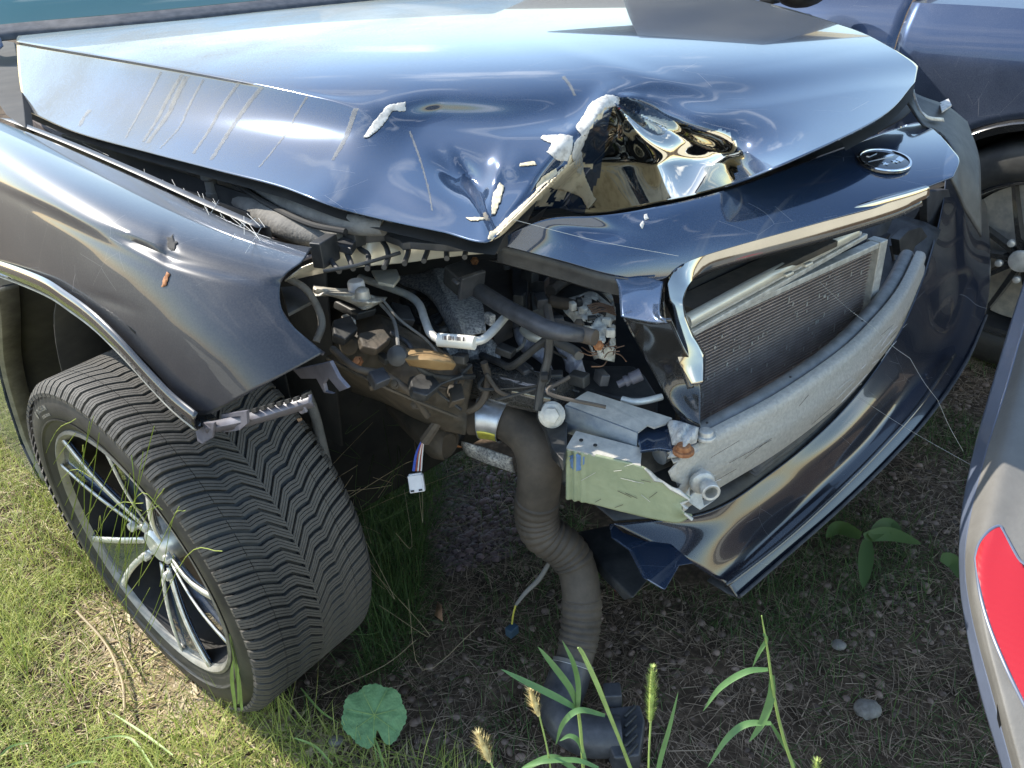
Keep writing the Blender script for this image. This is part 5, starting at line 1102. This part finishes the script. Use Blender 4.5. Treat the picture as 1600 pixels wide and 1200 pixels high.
# pebbles
def pebbles(name, N_, samp, lo, hi, m, label):
    bm = bmesh.new(); bmesh.ops.create_icosphere(bm, subdivisions=2, radius=1); base = np.array([v.co[:] for v in bm.verts]); fc = [tuple(v.index for v in f.verts) for f in bm.faces]; bm.free()
    V, F = [], []
    for k in range(N_):
        x, y = samp(); s_ = lo+(hi-lo)*rng.random()**3; q = rng.normal(size=3)*.6; sc = np.array([1, .6+.5*rng.random(), .35+.35*rng.random()])
        a = rng.random()*6.28; B = base*sc; B = B*(1+.12*np.sin(base @ (q*3)+k))[:, None]; Rm = np.array([[cos(a), -sin(a), 0], [sin(a), cos(a), 0], [0, 0, 1]])
        V.append((B @ Rm.T)*s_+np.array([x, y, gh(x, y)+s_*.15])); F += [tuple(i+k*len(base) for i in f) for f in fc]
    o = obj(name, np.vstack(V), F, m, None, fix=False); tag(o, label, 'gravel', kind='stuff')
pmat = leafmat('pebble_stone', (.06,.042,.032), (.30,.21,.16), 0)
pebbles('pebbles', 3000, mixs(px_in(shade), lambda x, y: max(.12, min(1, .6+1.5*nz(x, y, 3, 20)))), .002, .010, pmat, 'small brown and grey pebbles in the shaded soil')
red_patch = [(650,720),(820,740),(820,860),(700,900),(660,820)]
pebbles('reddish_gravel', 1500, px_in(red_patch), .004, .011, leafmat('reddish_stone', (.06,.035,.035), (.20,.13,.125), 0), 'reddish gravel in the shade under the intake hose')

# individual plants
def gleaf(P, w, m, name, parent):
    """grass leaf: keeled ribbon along P"""
    P = cr(np.array(P), 8); n = len(P); t = np.linspace(0, 1, n); wv = .68*w*np.sin(np.pi*np.clip(t*.85+.15, 0, 1))**.7
    T = np.gradient(P, axis=0); T /= np.linalg.norm(T, axis=1)[:, None]
    view = CAM-P; S = np.cross(T, view+np.array([.3, 0, .4])); S /= np.linalg.norm(S, axis=1)[:, None]; Nn = np.cross(S, T)
    V = np.vstack([P-S*wv[:, None]/2+Nn*wv[:, None]*.12, P, P+S*wv[:, None]/2+Nn*wv[:, None]*.12]); return obj(name, V, quads(3, n), m, parent, fix=False)
LG1 = mat('foxtail_leaf', (.10,.20,.06), .5, var=.2, scale=30); LG2 = mat('foxtail_stem', (.26,.36,.10), .5, var=.2, scale=30)
HEAD = mat('foxtail_seed_head', (.34,.42,.12), .7, var=.3, scale=90); HEADY = mat('ripe_seed_head', (.60,.50,.24), .7, var=.3, scale=90)
def G3(lst): return [at(a, b, 'D', c) for a, b, c in lst]
def seed_head(P, r, m, parent, n=420):
    P = cr(np.array(P), 10); T, Nn, B = frames(P); V, F = [], []
    tv, tf = tube_geo(P, [r*.45*sin(pi*min(1, .12+.85*t))**.5 for t in np.linspace(0, 1, len(P))], 10); V += list(tv); F += tf
    for k in range(n):
        i = rng.integers(0, len(P)); a = rng.random()*2*pi; d_ = cos(a)*Nn[i]+sin(a)*B[i]; l = r*(.7+.9*rng.random())*sin(pi*min(1, .12+.86*i/len(P)))**.4
        e = P[i]+d_*l+T[i]*l*1.1; s_ = np.cross(d_, T[i])*.0004; b_ = len(V); V += [P[i]-s_*2, P[i]+s_*2, e]; F.append((b_, b_+1, b_+2))
    return obj('seed_head', V, F, m, parent, smooth=False, fix=False)
base = gpt(925, 1290)
f1 = thing('foxtail_grass', gpt(960,1300), 'tall grass plant with broad leaves growing in front of the hose elbow', 'plant')
tube('stem', G3([(1000,1240,.98),(962,1140,.93),(925,1050,.90),(903,1012,.885)]), [.0024,.0022,.0018,.001], LG2, f1, 8)
gleaf(G3([(965,1150,.93),(935,1075,.905),(912,1025,.89),(905,1010,.885)]), .009, LG2, 'leaf', f1)
tube('stem', G3([(915,1260,.99),(908,1150,.95),(902,1100,.93)]), .0020, LG2, f1, 8)
for l_, w_ in (([(902,1108,.93),(870,1090,.925),(820,1065,.915),(782,1045,.91)], .012), ([(902,1105,.93),(890,1075,.92),(860,1035,.905),(840,1010,.895)], .012), ([(903,1110,.93),(903,1070,.92),(895,1035,.905),(878,1000,.895)], .010),
               ([(945,1118,.93),(905,1110,.92),(880,1130,.925),(868,1165,.94)], .010), ([(915,1190,.96),(905,1160,.955),(890,1150,.955),(874,1158,.955)], .009), ([(912,1215,.97),(870,1185,.96),(830,1195,.965),(800,1215,.975)], .012), ([(935,1200,.96),(900,1188,.955),(850,1190,.955),(815,1200,.965)], .009)):
    gleaf(G3(l_), w_, LG1, 'leaf', f1)
f2 = thing('foxtail_grass', gpt(1015,1290), 'single upright green bristly foxtail head on a thin stem, centre foreground', 'plant', 'foxtail seed heads in the foreground')
tube('stem', G3([(1013,1250,.98),(1014,1180,.96),(1017,1125,.95)]), .0012, LG2, f2, 6); seed_head(G3([(1016,1128,.95),(1018,1090,.945),(1019,1045,.94)]), .0068, HEAD, f2, 900)
f3 = thing('foxtail_grass', gpt(1060,1270), 'narrow grass leaf leaning right beside the green foxtail head', 'plant')
gleaf(G3([(1022,1260,.98),(1030,1195,.96),(1045,1140,.945),(1060,1080,.93)]), .009, LG1, 'leaf', f3)
f4 = thing('foxtail_grass', gpt(840,1290), 'straw-coloured small bristly seed head left of the hose elbow', 'plant', 'foxtail seed heads in the foreground')
tube('stem', G3([(868,1250,.98),(855,1170,.955),(842,1115,.935)]), .0011, LG2, f4, 6); seed_head(G3([(842,1118,.935),(835,1098,.93),(829,1078,.925)]), .0075, HEADY, f4, 160)
f5 = thing('foxtail_grass', gpt(765,1290), 'pale yellow fluffy seed head low in the foreground right of the leaf', 'plant', 'foxtail seed heads in the foreground')
tube('stem', G3([(785,1260,.98),(774,1210,.965),(765,1188,.96)]), .0011, LG2, f5, 6); seed_head(G3([(765,1190,.96),(757,1170,.957),(748,1148,.955)]), .0085, HEADY, f5, 220)
f6 = thing('foxtail_grass', gpt(1225,1270), 'tall grass shoot with arching leaves on the shaded soil at lower right', 'plant')
tube('stem', G3([(1250,1230,1.10),(1225,1155,1.08),(1210,1090,1.06),(1200,1020,1.03),(1190,962,1.0)]), [.0024,.0022,.002,.0016,.0008], LG2, f6, 8)
for l_, w_ in (([(1200,1046,1.05),(1165,1050,1.05),(1125,1075,1.06),(1098,1112,1.07)], .012), ([(1192,990,1.01),(1197,1000,1.02),(1186,1020,1.03),(1176,1042,1.04)], .008), ([(1206,1055,1.05),(1204,1090,1.06),(1190,1130,1.07),(1170,1160,1.08)], .016), ([(1205,1130,1.07),(1165,1132,1.075),(1135,1155,1.08),(1105,1200,1.09)], .013), ([(1204,1130,1.08),(1222,1160,1.09),(1245,1200,1.10)], .008)):
    gleaf(G3(l_), w_, LG1, 'leaf', f6)
f7 = thing('foxtail_grass', gpt(1280,1290), 'green seed head just entering the bottom edge at lower right', 'plant', 'foxtail seed heads in the foreground')
seed_head(G3([(1282,1240,1.0),(1280,1215,.99),(1276,1190,.985)]), .007, HEAD, f7, 200)
f8 = thing('grass_tuft', gpt(370,1080), 'bright upright grass shoot against the foot of the wheel', 'plant')
for l_, w_ in (([(378,1110,1.34),(372,1060,1.30),(362,1000,1.24),(358,990,1.23)], .010), ([(372,1100,1.33),(374,1030,1.27),(400,996,1.23)], .005), ([(368,1110,1.34),(362,1060,1.3),(364,1030,1.28)], .009)): gleaf(G3(l_), w_, LG2, 'leaf', f8)
# bigger single blades in the sunlit foreground
f9 = thing('grass_tuft', gpt(200,1150), 'few broad pale green blades among the lawn at bottom left', 'plant')
for l_ in ([(270,1180),(230,1150),(200,1130),(172,1112)], [(245,1210),(215,1165),(190,1150),(140,1158)], [(150,1190),(120,1192),(90,1205)], [(600,1205),(590,1165),(575,1140)], [(470,1075),(500,1110),(530,1130)], [(520,1195),(490,1165),(450,1150)], [(0,1180),(20,1165),(50,1160)]):
    gleaf([at(a, b, 'Z', .03) for a, b in l_], .006, LG2, 'leaf', f9)
# mallow leaf
ml = thing('mallow_plant', gpt(590,1130), 'single round lobed green leaf in the foreground, its lower rim sunlit', 'plant')
ce = at(585,1118,'Z',.05); V = [ce-np.array([0,0,.004])]; NA = 120; e1 = _r; e2 = np.array([0, .85, .0])+np.array([0, 0, .5]); e2 /= np.linalg.norm(e2)
for rr in (.25, .5, .75, .9, 1.0):
    for k in range(NA):
        a = 2*pi*k/NA; lob = 1-.07*abs(sin(a*3.5+.3))**4*rr+.035*abs(sin(a*17))*(rr > .85); R0_ = .050*lob*rr*(1-.55*math.exp(-((a-4.9)/.16)**2)*rr)
        fold = .0035*abs(cos(a*3.5+.3))*rr+.0015*sin(a*11+rr*5)*rr+.006*rr*rr*sin(a*2+1)
        V.append(ce+e1*R0_*1.12*cos(a)+e2*R0_*1.05*sin(a)+np.array([0, -.3, .8])*fold)
F = [(0, 1+k, 1+(k+1) % NA) for k in range(NA)]+[(1+i*NA+k, 1+(i+1)*NA+k, 1+(i+1)*NA+(k+1) % NA, 1+i*NA+(k+1) % NA) for i in range(4) for k in range(NA)]
leafo = obj('leaf', V, F, mat('mallow_leaf', (.13,.25,.10), .6, var=.18, scale=70, bump=.5, bscale=160), ml, fix=False)
for k in range(7):
    a = pi*2*(k+.15)/7+.1; tube('leaf_vein', [ce+np.array([0,0,.001]), ce+(e1*1.12*cos(a)+e2*sin(a))*.018+np.array([0,-.3,.8])*.003+UP*.0006, ce+(e1*1.12*cos(a)+e2*sin(a))*.044+np.array([0,-.3,.8])*.004+UP*.0006], [.0006,.0005,.0002], LG2, ml, 5)
tube('stalk', [ce-np.array([0,0,.003]), at(583,1150,'Z',.03), gpt(590,1190)], .0012, LG2, ml, 6)
# broad dock leaves in the deep shade under the far side
dk = thing('dock_plant', gpt(1350,840), 'dark broad-leaved weed in the shade under the lower bumper', 'plant')
for l_ in ([(1355,845),(1352,880),(1348,920)], [(1350,840),(1390,835),(1440,850)], [(1345,838),(1310,825),(1290,840)], [(1360,840),(1385,820),(1410,830)], [(1470,870),(1490,880),(1500,905)]):
    P = [at(a, b, 'Z', .05-.01*i) for i, (a, b) in enumerate(l_)]; gleaf(P, .045, GD, 'leaf', dk)
# red cap lying in the soil, bits of debris
rc = tag(cyl('plastic_cap', at(965,918,'Z',.012), (.3,-.5,.8), [(0,.010),(.006,.011),(.007,.008),(.003,.006)], mat('red_plastic_cap', (.55,.06,.06), .5), None, 18), 'small red round plastic cap lying under the broken bumper', 'cap')
dl = tag(obj('dead_leaf', [gpt(685,950)+UP*.02, gpt(680,968)+UP*.012, gpt(693,982)+UP*.02, gpt(692,962)+UP*.03], [(0,1,2,3)], mat('orange_dead_leaf', (.42,.22,.12), .7, var=.2), None, solid=.0006), 'curled orange dead leaf on the shaded soil', 'leaf')
for k, (x, y, lab) in enumerate(((525,1160,'pale grey stone by the round leaf at the bottom'), (1355,1110,'largest cracked pale stone in the shade at lower right'), (1310,1010,'whitish pebble right of the tall grass shoot'))):
    bm = bmesh.new(); bmesh.ops.create_icosphere(bm, subdivisions=3, radius=1); c_ = gpt(x, y); s_ = (.011,.020,.012)[k]
    V = [c_+np.array([v.co.x*s_*1.2, v.co.y*s_, v.co.z*s_*.6+.004])*1+np.array([1,1,1])*.12*s_*noise.noise(v.co*2.3+Vector((k*5,0,0))) for v in bm.verts]; F = [tuple(v.index for v in f.verts) for f in bm.faces]; bm.free()
    tag(obj('stone', V, F, mat('pale_stone_%d' % k, (.13,.115,.10), .8, col2=(.26,.24,.21), scale=60, bump=.5), None), lab, 'stone')
for k, (pth, lab) in enumerate((([(120,955),(165,1005),(190,1060),(195,1110)], 'long pale dry stalk curving through the lawn beside the wheel'), ([(175,960),(190,1010),(210,1050)], 'short pale dry stalk between lawn and wheel'))):
    tag(obj('dry_stalk', *tube_geo(cr([at(a, b, 'Z', .02+.01*(i == 0)) for i, (a, b) in enumerate(pth)], 6), .0028-.0008*k, 8), STR, None), lab, 'stalk')
tag(obj('dry_stalk', *tube_geo(cr([at(a, b, 'Z', .05) for a, b in ((505,1085),(600,1040),(650,1000))], 4), .0008, 6), STR, None), 'thin dry stalk lying between wheel and soil at the shadow edge', 'stalk')
# cobweb threads strung between bumper beam and the pale vehicle, and a dry stem
cw = thing('cobweb', at(1345,560,'Z',.5), 'pale cobweb threads stretched from radiator over beam to the pale vehicle', 'cobweb')
WEB = mat('cobweb_silk', (.55,.55,.52), .5)
for k, (a, b_) in enumerate((((1280,440,'Z',.66),(1365,512,'Z',.60)), ((1365,512,'Z',.60),(1422,560,'Z',.52)), ((1422,560,'Z',.52),(1465,625,'Z',.45)), ((1465,625,'Z',.45),(1505,705,'Z',.38)), ((1340,620,'Z',.40),(1520,728,'Z',.42)), ((790,340,'Z',.90),(1060,400,'Z',.83)))):
    A_, B_ = at(*a), at(*b_); tube('thread', [A_, (A_+B_)/2-UP*.004, B_], .0003, WEB, cw, 5)
cw2 = thing('cobweb', at(260,280,'Z',.85), 'tangle of cobweb threads in the gap between fender and bonnet', 'cobweb')
for k in range(34):
    x = 90+rng.random()*330; y = 205+(x-90)*.42+rng.random()*18; A_ = at(x, y, 'Z', .85+rng.random()*.02); B_ = at(x+rng.normal()*28, y+14+rng.random()*30, 'Z', .86+rng.random()*.02); tube('thread', [A_, B_], .00035, WEB, cw2, 4, smoothp=False)
cw3 = thing('cobweb', at(560,1000,'Z',.3), 'tangle of dry stems and threads in the dark right of the tyre', 'cobweb')
for k in range(46):
    x = 530+rng.random()*130; y = 630+rng.random()*330; h_ = .45-(y-600)/1000
    A_ = at(x, y, 'Z', h_); B_ = at(x+rng.normal()*45, y+rng.normal()*60, 'Z', h_-.03); Cc = at(x+rng.normal()*70, y+rng.normal()*60, 'Z', h_)
    tube('thread', [A_, B_, Cc], .0005, GD if k % 3 else STR, cw3, 4, n=4)
# grass stems climbing over the rim
cw4 = thing('grass_tuft', gpt(60,800), 'thin wiry grass stems tangled over the rim of the wheel', 'plant')
for k in range(46):
    x0 = 20+rng.random()*230; y0 = 800+rng.random()*260; dx = rng.random()*130-10; hh = .02+.02*rng.random()
    tube('stem', [at(x0, y0, 'Y', -.03-.02*rng.random()), at(x0+dx*.5, y0-60-rng.random()*60, 'Y', -.03), at(x0+dx, y0-80-rng.random()*120, 'Y', -.02)], .0006, GR, cw4, 4, n=5)

# ================================================================ things the paint mirrors: buildings beyond the cars, out of frame
bl = thing('shed_building', (-3, 34, 0), 'long grey-brown shed far beyond the cars, mirrored in the bonnet', 'building')
bm_ = mat('shed_cladding', (.22,.20,.18), .8, col2=(.34,.32,.29), scale=2)
V, F = box_geo((-3, 36, 1.6), np.eye(3), (30, 8, 3.2)); obj('wall', V, F, bm_, bl, smooth=False)
V = [(-18.5, 31.6, 3.1), (12.5, 31.6, 3.1), (12.5, 36, 4.6), (-18.5, 36, 4.6), (-18.5, 40.4, 3.1), (12.5, 40.4, 3.1)]; obj('roof', V, [(0,1,2,3), (3,2,5,4)], mat('shed_roof', (.12,.10,.09), .8), bl, smooth=False, solid=.15)
for k in range(6):
    V, F = box_geo((-15+k*4.6, 31.96, 1.7), np.eye(3), (1.6, .1, 1.2)); obj('window', V, F, M['glass'], bl, smooth=False)
